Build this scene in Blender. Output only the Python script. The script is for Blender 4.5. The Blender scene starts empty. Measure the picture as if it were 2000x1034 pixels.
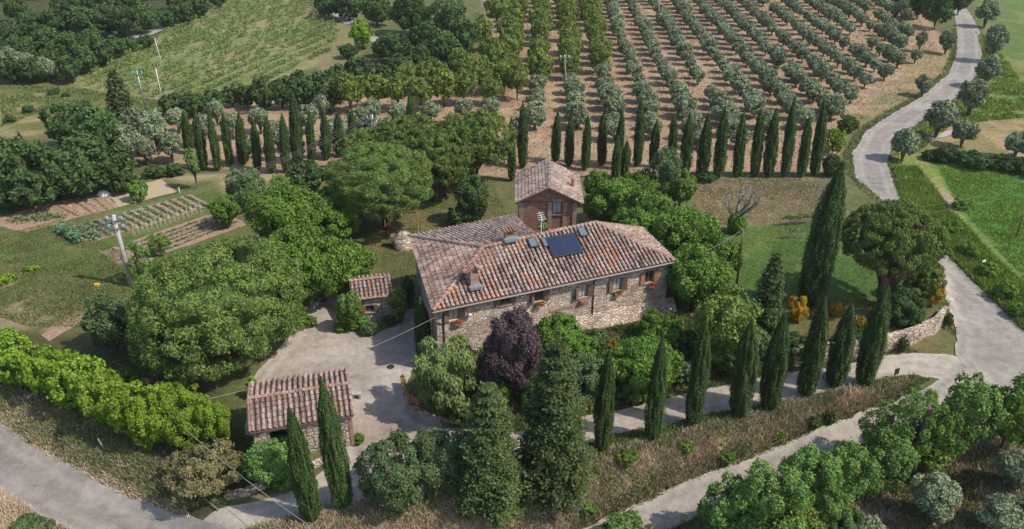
import bpy, bmesh, math, random
import numpy as np
from mathutils import Vector, Matrix
R = math.radians
rnd = random.Random(7)
rng = np.random.default_rng(11)
sc = bpy.context.scene
COL = sc.collection
# ------------------------------------------------------------------ camera, sky, sun, exposure
CH, TH, FP = 37.3, R(28), 1590.0
cam = bpy.data.cameras.new("camera"); camo = bpy.data.objects.new("camera", cam); COL.objects.link(camo)
cam.sensor_width = 36; cam.lens = 36*FP/2000; cam.clip_end = 5000
camo.location = (0, 0, CH); camo.rotation_euler = (R(90)-TH, 0, 0)
sc.camera = camo
w = bpy.data.worlds.new("World"); sc.world = w; w.use_nodes = True
nt = w.node_tree; nt.nodes.clear()
sk = nt.nodes.new("ShaderNodeTexSky"); sk.sky_type = 'NISHITA'; sk.sun_disc = False
bg = nt.nodes.new("ShaderNodeBackground"); bg.inputs[1].default_value = 0.15
ow = nt.nodes.new("ShaderNodeOutputWorld")
nt.links.new(sk.outputs[0], bg.inputs[0]); nt.links.new(bg.outputs[0], ow.inputs[0])
HAZE = .00013
SUN = Vector((4.8, -1.69, 6.0)).normalized()
sk.sun_elevation = math.asin(SUN.z); sk.sun_rotation = math.atan2(SUN.x, SUN.y); sk.altitude = 300; sk.dust_density = 1.5
sl = bpy.data.lights.new("sun", 'SUN'); sl.energy = 3.25; sl.angle = R(0.6); sl.color = (1, .93, .83)
so = bpy.data.objects.new("sun", sl); COL.objects.link(so); so.rotation_euler = SUN.to_track_quat('Z', 'Y').to_euler()
sc.view_settings.view_transform = 'Standard'; sc.view_settings.look = 'None'; sc.view_settings.gamma = 1
sc.view_settings.exposure = 0.54

# ------------------------------------------------------------------ helpers: picture point -> world point (used only to read the plan of the site off the photo)
cT, sT = math.cos(TH), math.sin(TH)
def ray(u, v):
    a = (u-1000)/FP; b = (v-517)/FP
    return np.array([a, cT-b*sT, -sT-b*cT])
def P(u, v, z=0.0):
    d = ray(u, v); t = (z-CH)/d[2]; return np.array([d[0]*t, d[1]*t, z])
def proj(p):
    x, y, z = p; z = z-CH; f = y*cT-z*sT; up = y*sT+z*cT
    return 1000+FP*x/f, 517-FP*up/f, FP/f
def W(poly, z=0.0): return [tuple(P(u, v, z)[:2]) for u, v in poly]

def vnoise(x, y, s, seed=0):
    x = np.asarray(x, float)/s+seed*17.3; y = np.asarray(y, float)/s-seed*9.7
    xi = np.floor(x).astype(np.int64); yi = np.floor(y).astype(np.int64); fx = x-xi; fy = y-yi
    fx = fx*fx*(3-2*fx); fy = fy*fy*(3-2*fy)
    def h(a, b):
        n = (a*374761393+b*668265263+seed*1442695) & 0xffffffff
        n = ((n ^ (n >> 13))*1274126177) & 0xffffffff
        return ((n ^ (n >> 16)) & 0xffff)/65535.0
    return (h(xi, yi)*(1-fx)+h(xi+1, yi)*fx)*(1-fy)+(h(xi, yi+1)*(1-fx)+h(xi+1, yi+1)*fx)*fy
def fbm(x, y, s, seed=0): return .5*vnoise(x, y, s, seed)+.3*vnoise(x, y, s/2.1, seed+1)+.2*vnoise(x, y, s/4.3, seed+2)
def sst(t): t = np.clip(t, 0, 1); return t*t*(3-2*t)
def sdist(x, y, poly):                      # signed distance to a closed polygon, positive inside
    x = np.asarray(x, float); y = np.asarray(y, float)
    d = np.full(x.shape, 1e9); ins = np.zeros(x.shape, bool)
    n = len(poly)
    for i in range(n):
        x0, y0 = poly[i]; x1, y1 = poly[(i+1) % n]
        dx, dy = x1-x0, y1-y0; L = dx*dx+dy*dy+1e-9
        t = np.clip(((x-x0)*dx+(y-y0)*dy)/L, 0, 1)
        d = np.minimum(d, np.hypot(x-x0-t*dx, y-y0-t*dy))
        c = ((y0 > y) != (y1 > y)) & (x < dx*(y-y0)/(dy if abs(dy) > 1e-9 else 1e-9)+x0)
        ins ^= c
    return np.where(ins, d, -d)

# ------------------------------------------------------------------ terrain
BANK = [(-700, 560, 1.0), (-200, 690, 1.2), (0, 755, 1.4), (150, 815, 1.5), (300, 890, 1.6), (400, 945, 1.8), (520, 1040, 1.2), (640, 1035, 2.0), (760, 990, 2.3), (900, 962, 2.5),
        (1060, 925, 2.6), (1190, 888, 2.6), (1290, 866, 2.6), (1370, 840, 2.4), (1450, 822, 2.3), (1560, 787, 2.0), (1640, 768, 1.7), (1700, 756, 1.4), (1790, 742, .5), (1850, 735, .05), (2300, 760, 0)]
BW = [(*P(u, v)[:2], d) for u, v, d in BANK]
PLAT = W([(792, 768), (806, 800), (860, 822), (930, 828), (1000, 815), (1150, 778), (1300, 742), (1450, 716), (1545, 704), (1600, 698), (1720, 684), (1800, 662), (1850, 622), (1846, 560),
          (1790, 470), (1700, 385), (1640, 350), (1330, 350), (1180, 380), (1000, 440), (870, 480), (830, 640), (850, 720)])
def h_raw(x, y):
    x = np.asarray(x, float); y = np.asarray(y, float)
    z = .35*(fbm(x, y, 22, 3)-.5)+.12*(fbm(x, y, 5, 5)-.5)
    best = np.full(x.shape, 1e9); side = np.zeros(x.shape); dep = np.zeros(x.shape)
    for (x0, y0, d0), (x1, y1, d1) in zip(BW[:-1], BW[1:]):
        dx, dy = x1-x0, y1-y0; L = dx*dx+dy*dy
        t = np.clip(((x-x0)*dx+(y-y0)*dy)/L, 0, 1)
        d = np.hypot(x-x0-t*dx, y-y0-t*dy); m = d < best
        s = np.sign(dx*(y-y0)-dy*(x-x0))
        best = np.where(m, d, best); side = np.where(m, s, side); dep = np.where(m, d0+(d1-d0)*t, dep)
    z = z-np.where(side < 0, dep*sst(best/3.4), 0)
    z = z+1.2*sst((sdist(x, y, PLAT)+.9)/1.8)
    far = sst((y-95)/120); z = z+far*1.2*(fbm(x, y, 60, 9)-.5)
    return z
xs = np.concatenate([[-1600, -900, -500, -300, -220, -180], np.arange(-150, 150.1, .45), [180, 220, 300, 500, 900, 1600]])
yy = [22.0]
while yy[-1] < 235: yy.append(yy[-1]+max(.3, (yy[-1]-20)*.0042+.12))
ys = np.array([-1200, -500, -200, -80, -20, 5, 15]+yy+[260, 300, 400, 700, 1200, 2200])
GX, GY = np.meshgrid(xs, ys)
GZ = h_raw(GX, GY)
edge = np.maximum(np.abs(GX)-150, GY-235).clip(0)
GZ = GZ+np.minimum(edge*.02, 12)*fbm(GX, GY, 300, 4)
def hz(x, y):
    x = np.asarray(x, float); y = np.asarray(y, float)
    i = np.clip(np.searchsorted(xs, x)-1, 0, len(xs)-2); j = np.clip(np.searchsorted(ys, y)-1, 0, len(ys)-2)
    fx = (x-xs[i])/(xs[i+1]-xs[i]); fy = (y-ys[j])/(ys[j+1]-ys[j])
    return (GZ[j, i]*(1-fx)+GZ[j, i+1]*fx)*(1-fy)+(GZ[j+1, i]*(1-fx)+GZ[j+1, i+1]*fx)*fy
def G(u, v):                                # where the ray through a picture point meets the terrain
    d = ray(u, v); t = (3.0-CH)/d[2]; st = .25
    for _ in range(400):
        p = d*t
        if p[2]+CH <= float(hz(p[0], p[1])): break
        t += st
    lo, hi = t-st, t
    for _ in range(14):
        m = (lo+hi)/2; p = d*m
        if p[2]+CH <= float(hz(p[0], p[1])): hi = m
        else: lo = m
    p = d*hi; return np.array([p[0], p[1], float(hz(p[0], p[1]))])

# ------------------------------------------------------------------ materials
MATS = {}
def new_mat(name):
    m = bpy.data.materials.new(name); m.use_nodes = True; MATS[name] = m
    return m, m.node_tree, m.node_tree.nodes["Principled BSDF"]
def ramp(nt, stops, const=False):
    r = nt.nodes.new("ShaderNodeValToRGB"); e = r.color_ramp
    if const: e.interpolation = 'CONSTANT'
    while len(e.elements) < len(stops): e.elements.new(.5)
    for el, (p, c) in zip(e.elements, stops): el.position = p; el.color = (*c, 1)
    return r
def noise(nt, scale, detail=4, vec=None, rough=.6):
    n = nt.nodes.new("ShaderNodeTexNoise"); n.inputs['Scale'].default_value = scale; n.inputs['Detail'].default_value = detail; n.inputs['Roughness'].default_value = rough
    if vec is not None: nt.links.new(vec, n.inputs['Vector'])
    return n
def mixc(nt, a, b, fac, mode='MIX'):
    m = nt.nodes.new("ShaderNodeMix"); m.data_type = 'RGBA'; m.blend_type = mode
    for s, v in ((m.inputs[6], a), (m.inputs[7], b)):
        if isinstance(v, tuple): s.default_value = (*v, 1)
        else: nt.links.new(v, s)
    if isinstance(fac, (int, float)): m.inputs[0].default_value = fac
    else: nt.links.new(fac, m.inputs[0])
    return m.outputs[2]
def bump(nt, b, h, s=.5, d=.02):
    n = nt.nodes.new("ShaderNodeBump"); n.inputs['Strength'].default_value = s; n.inputs['Distance'].default_value = d
    nt.links.new(h, n.inputs['Height']); nt.links.new(n.outputs[0], b.inputs['Normal'])
def simple(name, c, rough=.7, metal=0, var=.25, sc_=6.0, c2=None):
    m, nt, b = new_mat(name)
    tc = nt.nodes.new("ShaderNodeTexCoord"); n = noise(nt, sc_, 5, tc.outputs['Object'])
    c2 = c2 or tuple(x*(1-var) for x in c)
    r = ramp(nt, [(.3, c2), (.7, c)]); nt.links.new(n.outputs[0], r.inputs[0])
    nt.links.new(r.outputs[0], b.inputs['Base Color']); b.inputs['Roughness'].default_value = rough; b.inputs['Metallic'].default_value = metal
    return m
def leafmat(name, lo, hi, trans=.22, tip=None):
    m, nt, b = new_mat(name)
    g = nt.nodes.new("ShaderNodeNewGeometry"); at = nt.nodes.new("ShaderNodeAttribute"); at.attribute_name = "tone"; oi = nt.nodes.new("ShaderNodeObjectInfo")
    mid = tuple((a+c)/2 for a, c in zip(lo, hi))
    st = [(0, lo), (.45, mid), (.9, hi)]
    if tip: st = [(0, lo), (.4, mid), (.8, hi), (.97, tip)]
    r = ramp(nt, st); 
    ad = nt.nodes.new("ShaderNodeMath"); ad.operation = 'MULTIPLY_ADD'; ad.inputs[1].default_value = .55; nt.links.new(g.outputs['Random Per Island'], ad.inputs[0])
    mm = nt.nodes.new("ShaderNodeMath"); mm.operation = 'MULTIPLY'; mm.inputs[1].default_value = .45; nt.links.new(at.outputs['Fac'], mm.inputs[0])
    nt.links.new(mm.outputs[0], ad.inputs[2]); nt.links.new(ad.outputs[0], r.inputs[0])
    hsv = nt.nodes.new("ShaderNodeHueSaturation"); nt.links.new(r.outputs[0], hsv.inputs['Color'])
    mr = nt.nodes.new("ShaderNodeMapRange"); mr.inputs[3].default_value = .92; mr.inputs[4].default_value = 1.22; nt.links.new(oi.outputs['Random'], mr.inputs[0]); nt.links.new(mr.outputs[0], hsv.inputs['Value'])
    mr2 = nt.nodes.new("ShaderNodeMapRange"); mr2.inputs[3].default_value = .492; mr2.inputs[4].default_value = .504; nt.links.new(oi.outputs['Random'], mr2.inputs[0]); nt.links.new(mr2.outputs[0], hsv.inputs['Hue'])
    nt.links.new(hsv.outputs[0], b.inputs['Base Color']); b.inputs['Roughness'].default_value = .7; b.inputs['Specular IOR Level'].default_value = .12
    t = nt.nodes.new("ShaderNodeBsdfTranslucent"); nt.links.new(hsv.outputs[0], t.inputs[0])
    ms = nt.nodes.new("ShaderNodeMixShader"); ms.inputs[0].default_value = trans
    nt.links.new(b.outputs[0], ms.inputs[1]); nt.links.new(t.outputs[0], ms.inputs[2]); nt.links.new(ms.outputs[0], nt.nodes["Material Output"].inputs[0])
    return m
LM = {
 'olive': leafmat('olive_leaf', (.085,.115,.055), (.32,.37,.215)),
 'cypress': leafmat('cypress_leaf', (.013,.030,.008), (.078,.125,.034), .12),
 'pine': leafmat('pine_needle', (.030,.055,.012), (.185,.26,.06), .15),
 'dark': leafmat('dark_leaf', (0.028, 0.058, 0.018), (0.1, 0.165, 0.048)),
 'green': leafmat('green_leaf', (0.042, 0.095, 0.015), (0.185, 0.315, 0.05)),
 'lime': leafmat('lime_leaf', (0.075, 0.14, 0.012), (0.25, 0.38, 0.04), .25),
 'fresh': leafmat('fresh_leaf', (0.055, 0.12, 0.025), (0.21, 0.35, 0.085), .25),
 'walnut': leafmat('walnut_leaf', (0.07, 0.115, 0.02), (0.22, 0.29, 0.06), .25),
 'plum': leafmat('plum_leaf', (0.036, 0.022, 0.024), (0.135, 0.095, 0.098), .12),
 'cedar': leafmat('cedar_needle', (0.018, 0.034, 0.011), (0.105, 0.145, 0.046), .12),
 'sage': leafmat('sage_leaf', (0.045, 0.08, 0.028), (0.16, 0.235, 0.095), .2),
 'broom': leafmat('broom_flower', (.05, .08, .015), (.62, .36, .01), .2),
 'fruit': leafmat('flowering_leaf', (0.07, 0.085, 0.03), (0.3, 0.27, 0.12), .2, (.34, .26, .15)),
 'willow': leafmat('willow_leaf', (0.07, 0.11, 0.03), (0.24, 0.31, 0.1), .25),
 'vine': leafmat('vine_leaf', (0.07, 0.13, 0.03), (0.22, 0.31, 0.08), .25),
 'crop': leafmat('crop_leaf', (0.05, 0.1, 0.05), (0.16, 0.26, 0.13), .2),
 'gold': leafmat('golden_leaf', (.13, .13, .02), (.40, .30, .03), .2),
 'dry': leafmat('dry_grass_blade', (0.25, 0.18, 0.12), (0.66, 0.52, 0.36), .15),
 'grass': leafmat('green_grass_blade', (0.06, 0.085, 0.028), (0.2, 0.25, 0.085), .2),
 'meadow': leafmat('tall_grass_blade', (.08,.13,.02), (.24,.34,.06), .2),
 'red': leafmat('red_petal', (.35, .03, .02), (.7, .08, .04), .15),
}
simple('bark', (.16, .12, .09), .9, var=.5)
simple('pine_bark', (.20, .11, .07), .9, var=.5)
simple('grey_bark', (.23, .20, .175), .9, var=.4)
simple('wood', (.20, .12, .07), .7, var=.35)
simple('orange_wood', (.36, .18, .075), .6, var=.3)
simple('pale_wood', (.30, .22, .15), .8, var=.3)
simple('concrete', (.42, .40, .37), .85, sc_=3)
simple('steel', (.45, .48, .5), .4, .8)
simple('dark_metal', (.05, .045, .04), .5, .3)
simple('insulator', (.25, .48, .5), .25)
simple('cable', (.33, .33, .32), .6)
simple('white_paint', (.75, .74, .70), .6, var=.12)
simple('terracotta', (.40, .18, .10), .8, var=.35)
simple('flashing', (.34, .44, .46), .35, .5)
simple('curtain', (.42, .45, .42), .8, var=.3)
simple('gutter', (.36, .31, .27), .45, .4)
simple('yellow_plastic', (.75, .45, .03), .5)
simple('hay', (.42, .33, .2), .9)
def glass(name, c, rough=.08):
    m, nt, b = new_mat(name); b.inputs['Base Color'].default_value = (*c, 1); b.inputs['Roughness'].default_value = rough; b.inputs['Specular IOR Level'].default_value = .7; return m
glass('pane_glass', (.03, .035, .04)); glass('skylight_glass', (.10, .15, .17), .1)
def collector():
    m, nt, b = new_mat('collector_glass'); b.inputs['Base Color'].default_value = (.010, .017, .05, 1); b.inputs['Roughness'].default_value = .12
    b.inputs['Coat Weight'].default_value = .5; return m
collector()
def tilemat(name, stops, hue=0):
    m, nt, b = new_mat(name); g = nt.nodes.new("ShaderNodeNewGeometry"); tc = nt.nodes.new("ShaderNodeTexCoord"); at = nt.nodes.new("ShaderNodeAttribute"); at.attribute_name = "tone"
    ad = nt.nodes.new("ShaderNodeMath"); ad.operation = 'MULTIPLY_ADD'; ad.inputs[1].default_value = .62; nt.links.new(g.outputs['Random Per Island'], ad.inputs[0])
    mm = nt.nodes.new("ShaderNodeMath"); mm.operation = 'MULTIPLY'; mm.inputs[1].default_value = .38; nt.links.new(at.outputs['Fac'], mm.inputs[0]); nt.links.new(mm.outputs[0], ad.inputs[2])
    r = ramp(nt, stops, False); nt.links.new(ad.outputs[0], r.inputs[0])
    n = noise(nt, 7, 6, tc.outputs['Object'], .75); r2 = ramp(nt, [(.47, (0, 0, 0)), (.62, (1, 1, 1))]); nt.links.new(n.outputs[0], r2.inputs[0])
    nb = noise(nt, .45, 4, tc.outputs['Object'], .6); rb = ramp(nt, [(.36, (.72, .68, .66)), (.62, (1.12, 1.08, 1.05))]); nt.links.new(nb.outputs[0], rb.inputs[0])
    lich = mixc(nt, (.38, .335, .30), (.46, .42, .375), .5)
    f = nt.nodes.new("ShaderNodeMath"); f.operation = 'MULTIPLY'; f.inputs[1].default_value = .55; nt.links.new(r2.outputs[0], f.inputs[0])
    c = mixc(nt, r.outputs[0], lich, f.outputs[0])
    n3 = noise(nt, 11, 4, tc.outputs['Object'], .7); r3 = ramp(nt, [(.33, (.38, .33, .32)), (.5, (1, 1, 1))]); nt.links.new(n3.outputs[0], r3.inputs[0])
    c = mixc(nt, c, r3.outputs[0], .75, 'MULTIPLY')
    c = mixc(nt, c, rb.outputs[0], .9, 'MULTIPLY')
    nt.links.new(c, b.inputs['Base Color']); b.inputs['Roughness'].default_value = .9; b.inputs['Specular IOR Level'].default_value = .2
    bump(nt, b, n.outputs[0], .5, .02); return m
DK = (.10, .065, .052); BR = (.20, .125, .098); PK = (.33, .20, .145); OR = (.46, .19, .09); GR = (.32, .24, .19); WH = (.42, .35, .295)
tilemat('roof_tile', [(.10, DK), (.2, BR), (.30, GR), (.40, WH), (.50, GR), (.57, PK), (.65, (.45, .375, .325)), (.72, PK), (.80, OR), (.93, (.50, .24, .13))])
tilemat('roof_tile_pink', [(.08, DK), (.22, BR), (.34, PK), (.44, WH), (.54, BR), (.64, GR), (.72, WH), (.80, PK), (.9, OR)])
tilemat('roof_tile_grey', [(0, DK), (.25, BR), (.45, GR), (.6, (.33, .27, .24)), (.8, WH), (.96, PK)])
tilemat('ridge_tile', [(0, BR), (.3, (.32, .15, .10)), (.55, PK), (.8, GR), (.97, (.42, .19, .10))])
tilemat('shaded_channel_tile', [(0, (.05, .035, .03)), (.5, (.11, .075, .06)), (.97, (.20, .14, .12))])  # dark colour carries the shade seen between the tile rows
def stonemat(name, scale, cols, mortar, joint=.06):
    m, nt, b = new_mat(name); tc = nt.nodes.new("ShaderNodeTexCoord")
    n0 = noise(nt, 3, 3, tc.outputs['Object']); wv = mixc(nt, tc.outputs['Object'], n0.outputs['Color'], .08)
    mp = nt.nodes.new("ShaderNodeMapping"); mp.inputs['Scale'].default_value = (1, 1, 1.7); nt.links.new(wv, mp.inputs[0])
    v = nt.nodes.new("ShaderNodeTexVoronoi"); v.inputs['Scale'].default_value = scale; nt.links.new(mp.outputs[0], v.inputs['Vector'])
    e = nt.nodes.new("ShaderNodeTexVoronoi"); e.feature = 'DISTANCE_TO_EDGE'; e.inputs['Scale'].default_value = scale; nt.links.new(mp.outputs[0], e.inputs['Vector'])
    sx = nt.nodes.new("ShaderNodeSeparateColor"); nt.links.new(v.outputs['Color'], sx.inputs[0])
    r = ramp(nt, [(i/(len(cols)-1), c) for i, c in enumerate(cols)]); nt.links.new(sx.outputs[0], r.inputs[0])
    re = ramp(nt, [(joint*.3, (1, 1, 1)), (joint*1.6, (0, 0, 0))]); nt.links.new(e.outputs['Distance'], re.inputs[0])
    c = mixc(nt, r.outputs[0], mortar, re.outputs[0])
    n2 = noise(nt, .55, 5, tc.outputs['Object']); r2 = ramp(nt, [(.35, (.62, .56, .52)), (.62, (1.12, 1.06, 1.0))]); nt.links.new(n2.outputs[0], r2.inputs[0])
    c = mixc(nt, c, r2.outputs[0], .9, 'MULTIPLY')
    n3 = noise(nt, 14, 4, tc.outputs['Object']); r3 = ramp(nt, [(.35, (.7, .7, .7)), (.65, (1.15, 1.15, 1.15))]); nt.links.new(n3.outputs[0], r3.inputs[0]); c = mixc(nt, c, r3.outputs[0], .8, 'MULTIPLY')
    nt.links.new(c, b.inputs['Base Color']); b.inputs['Roughness'].default_value = .95
    re2 = ramp(nt, [(0, (0, 0, 0)), (joint*2.5, (1, 1, 1))]); nt.links.new(e.outputs['Distance'], re2.inputs[0]); bump(nt, b, re2.outputs[0], .9, .05); return m
stonemat('stone_wall', 3.5, [(.36, .28, .22), (.66, .57, .45), (.52, .45, .38), (.74, .65, .52), (.46, .31, .23), (.76, .70, .60)], (.30, .24, .19), .05)
stonemat('rubble_wall', 2.2, [(.34, .28, .22), (.54, .46, .36), (.46, .40, .33), (.62, .54, .43), (.40, .28, .22)], (.19, .15, .12))
def brickmat(name, a, b_, mo):
    m, nt, b = new_mat(name); tc = nt.nodes.new("ShaderNodeTexCoord"); sp = nt.nodes.new("ShaderNodeSeparateXYZ"); nt.links.new(tc.outputs['Object'], sp.inputs[0])
    ad = nt.nodes.new("ShaderNodeMath"); nt.links.new(sp.outputs[0], ad.inputs[0]); nt.links.new(sp.outputs[1], ad.inputs[1]); cb = nt.nodes.new("ShaderNodeCombineXYZ")
    nt.links.new(ad.outputs[0], cb.inputs[0]); nt.links.new(sp.outputs[2], cb.inputs[1])
    t = nt.nodes.new("ShaderNodeTexBrick"); t.inputs['Color1'].default_value = (*a, 1); t.inputs['Color2'].default_value = (*b_, 1); t.inputs['Mortar'].default_value = (*mo, 1)
    t.inputs['Scale'].default_value = 1; t.inputs['Brick Width'].default_value = .36; t.inputs['Row Height'].default_value = .13; t.inputs['Mortar Size'].default_value = .018; nt.links.new(cb.outputs[0], t.inputs['Vector'])
    n = noise(nt, 2, 5, tc.outputs['Object']); r = ramp(nt, [(.3, (.6, .6, .6)), (.7, (1.2, 1.15, 1.1))]); nt.links.new(n.outputs[0], r.inputs[0])
    nt.links.new(mixc(nt, t.outputs[0], r.outputs[0], .8, 'MULTIPLY'), b.inputs['Base Color']); b.inputs['Roughness'].default_value = .9; bump(nt, b, t.outputs['Fac'], -.4, .02); return m
brickmat('brick', (.36, .165, .105), (.22, .10, .07), (.17, .12, .095)); brickmat('pale_brick', (.40, .23, .17), (.30, .16, .12), (.30, .24, .2))
def roadmat(name, c1, c2, c3, fine=9, track=True):
    m, nt, b = new_mat(name); tc = nt.nodes.new("ShaderNodeTexCoord")
    n = noise(nt, .16, 6, tc.outputs['Object'], .65); r = ramp(nt, [(.32, c1), (.5, c2), (.68, c3)]); nt.links.new(n.outputs[0], r.inputs[0])
    n2 = noise(nt, fine, 5, tc.outputs['Object'], .8); r2 = ramp(nt, [(.3, (.78, .77, .76)), (.7, (1.18, 1.18, 1.18))]); nt.links.new(n2.outputs[0], r2.inputs[0])
    c = mixc(nt, r.outputs[0], r2.outputs[0], .9, 'MULTIPLY')
    n3 = noise(nt, 1.1, 6, tc.outputs['Object'], .7); r3 = ramp(nt, [(.36, (.74, .71, .67)), (.6, (1.08, 1.08, 1.08))]); nt.links.new(n3.outputs[0], r3.inputs[0])
    c = mixc(nt, c, r3.outputs[0], .9, 'MULTIPLY')
    vc = nt.nodes.new("ShaderNodeTexVoronoi"); vc.feature = 'DISTANCE_TO_EDGE'; vc.inputs['Scale'].default_value = .33; wv = mixc(nt, tc.outputs['Object'], n3.outputs['Color'], .12); nt.links.new(wv, vc.inputs['Vector'])
    rv = ramp(nt, [(.003, (.78, .76, .74)), (.016, (1, 1, 1))]); nt.links.new(vc.outputs['Distance'], rv.inputs[0]); c = mixc(nt, c, rv.outputs[0], .8 if fine > 6 else 0.0, 'MULTIPLY')
    vp = nt.nodes.new("ShaderNodeTexVoronoi"); vp.inputs['Scale'].default_value = .12; nt.links.new(wv, vp.inputs['Vector']); sp = nt.nodes.new("ShaderNodeSeparateColor"); nt.links.new(vp.outputs['Color'], sp.inputs[0])
    rp = ramp(nt, [(.0, (.86, .86, .87)), (.5, (1, 1, 1)), (1, (1.08, 1.06, 1.03))]); nt.links.new(sp.outputs[0], rp.inputs[0]); c = mixc(nt, c, rp.outputs[0], .9 if fine > 6 else 0.2, 'MULTIPLY')
    at = nt.nodes.new("ShaderNodeAttribute"); at.attribute_name = "edge"
    re = ramp(nt, [(0, (1, 1, 1)), (.22, (.2, .2, .2)), (.38, (.75, .75, .75)), (.6, (.05, .05, .05)), (1, (.15, .15, .15))]); nt.links.new(at.outputs['Fac'], re.inputs[0])
    mu = nt.nodes.new("ShaderNodeMath"); mu.operation = 'MULTIPLY'; nt.links.new(re.outputs[0], mu.inputs[0]); nt.links.new(n3.outputs[0], mu.inputs[1])
    c = mixc(nt, c, tuple(x*1.2 for x in c3), mu.outputs[0])
    nt.links.new(c, b.inputs['Base Color']); b.inputs['Roughness'].default_value = .9; bump(nt, b, n2.outputs[0], .5, .02); return m
roadmat('asphalt', (.175, .156, .136), (.225, .203, .178), (.275, .248, .216))
roadmat('pale_road', (.20, .176, .152), (.25, .222, .192), (.33, .295, .25))
roadmat('gravel', (.23, .19, .148), (.315, .272, .225), (.39, .345, .29), 4)
def groundmat():
    m, nt, b = new_mat('ground_cover'); tc = nt.nodes.new("ShaderNodeTexCoord"); at = nt.nodes.new("ShaderNodeVertexColor"); at.layer_name = "col"
    n = noise(nt, 2.2, 7, tc.outputs['Object'], .75); r = ramp(nt, [(.30, (.55, .56, .52)), (.5, (.98, .98, .98)), (.72, (1.45, 1.40, 1.3))]); nt.links.new(n.outputs[0], r.inputs[0])
    n2 = noise(nt, .35, 5, tc.outputs['Object'], .6); r2 = ramp(nt, [(.3, (.76, .80, .78)), (.7, (1.2, 1.14, 1.1))]); nt.links.new(n2.outputs[0], r2.inputs[0])
    c = mixc(nt, at.outputs[0], r.outputs[0], .9, 'MULTIPLY'); c = mixc(nt, c, r2.outputs[0], .9, 'MULTIPLY')
    n4 = noise(nt, 12, 4, tc.outputs['Object'], .8); r4 = ramp(nt, [(.32, (.65, .66, .62)), (.68, (1.35, 1.33, 1.28))]); nt.links.new(n4.outputs[0], r4.inputs[0]); c = mixc(nt, c, r4.outputs[0], .8, 'MULTIPLY')
    nt.links.new(c, b.inputs['Base Color']); b.inputs['Roughness'].default_value = .95; b.inputs['Specular IOR Level'].default_value = .15
    bump(nt, b, n.outputs[0], .8, .12); return m
groundmat()
def soilmat():
    m, nt, b = new_mat('tilled_soil'); tc = nt.nodes.new("ShaderNodeTexCoord"); n = noise(nt, 3, 7, tc.outputs['Object'], .75)
    r = ramp(nt, [(.3, (.17, .10, .07)), (.5, (.28, .18, .12)), (.72, (.42, .31, .22))]); nt.links.new(n.outputs[0], r.inputs[0]); nt.links.new(r.outputs[0], b.inputs['Base Color']); b.inputs['Roughness'].default_value = .95
    bump(nt, b, n.outputs[0], .9, .08)
soilmat()

# ------------------------------------------------------------------ object helpers
def link(o): COL.objects.link(o); return o
def pymesh(name, verts, faces, mat=None, smooth=False, tone=None):
    me = bpy.data.meshes.new(name); me.from_pydata([tuple(v) for v in verts], [], faces); 
    if mat: me.materials.append(MATS[mat] if isinstance(mat, str) else mat)
    if smooth: me.polygons.foreach_set('use_smooth', [True]*len(me.polygons))
    if tone is not None: me.attributes.new('tone', 'FLOAT', 'FACE').data.foreach_set('value', list(tone))
    me.update(); return me
def obj(name, me, parent=None, loc=None, rotz=None):
    o = link(bpy.data.objects.new(name, me))
    if parent is not None: o.parent = parent
    if loc is not None: o.location = loc
    if rotz is not None: o.rotation_euler = (0, 0, rotz)
    return o
def tag(o, label=None, cat=None, group=None, kind=None):
    if label: o['label'] = label
    if cat: o['category'] = cat
    if group: o['group'] = group
    if kind: o['kind'] = kind
    return o
def empty(name, loc, label, cat, group=None, rotz=0):
    o = link(bpy.data.objects.new(name, None)); o.location = tuple(float(c) for c in loc); o.rotation_euler = (0, 0, rotz); o.empty_display_size = .3
    return tag(o, label, cat, group)
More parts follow.
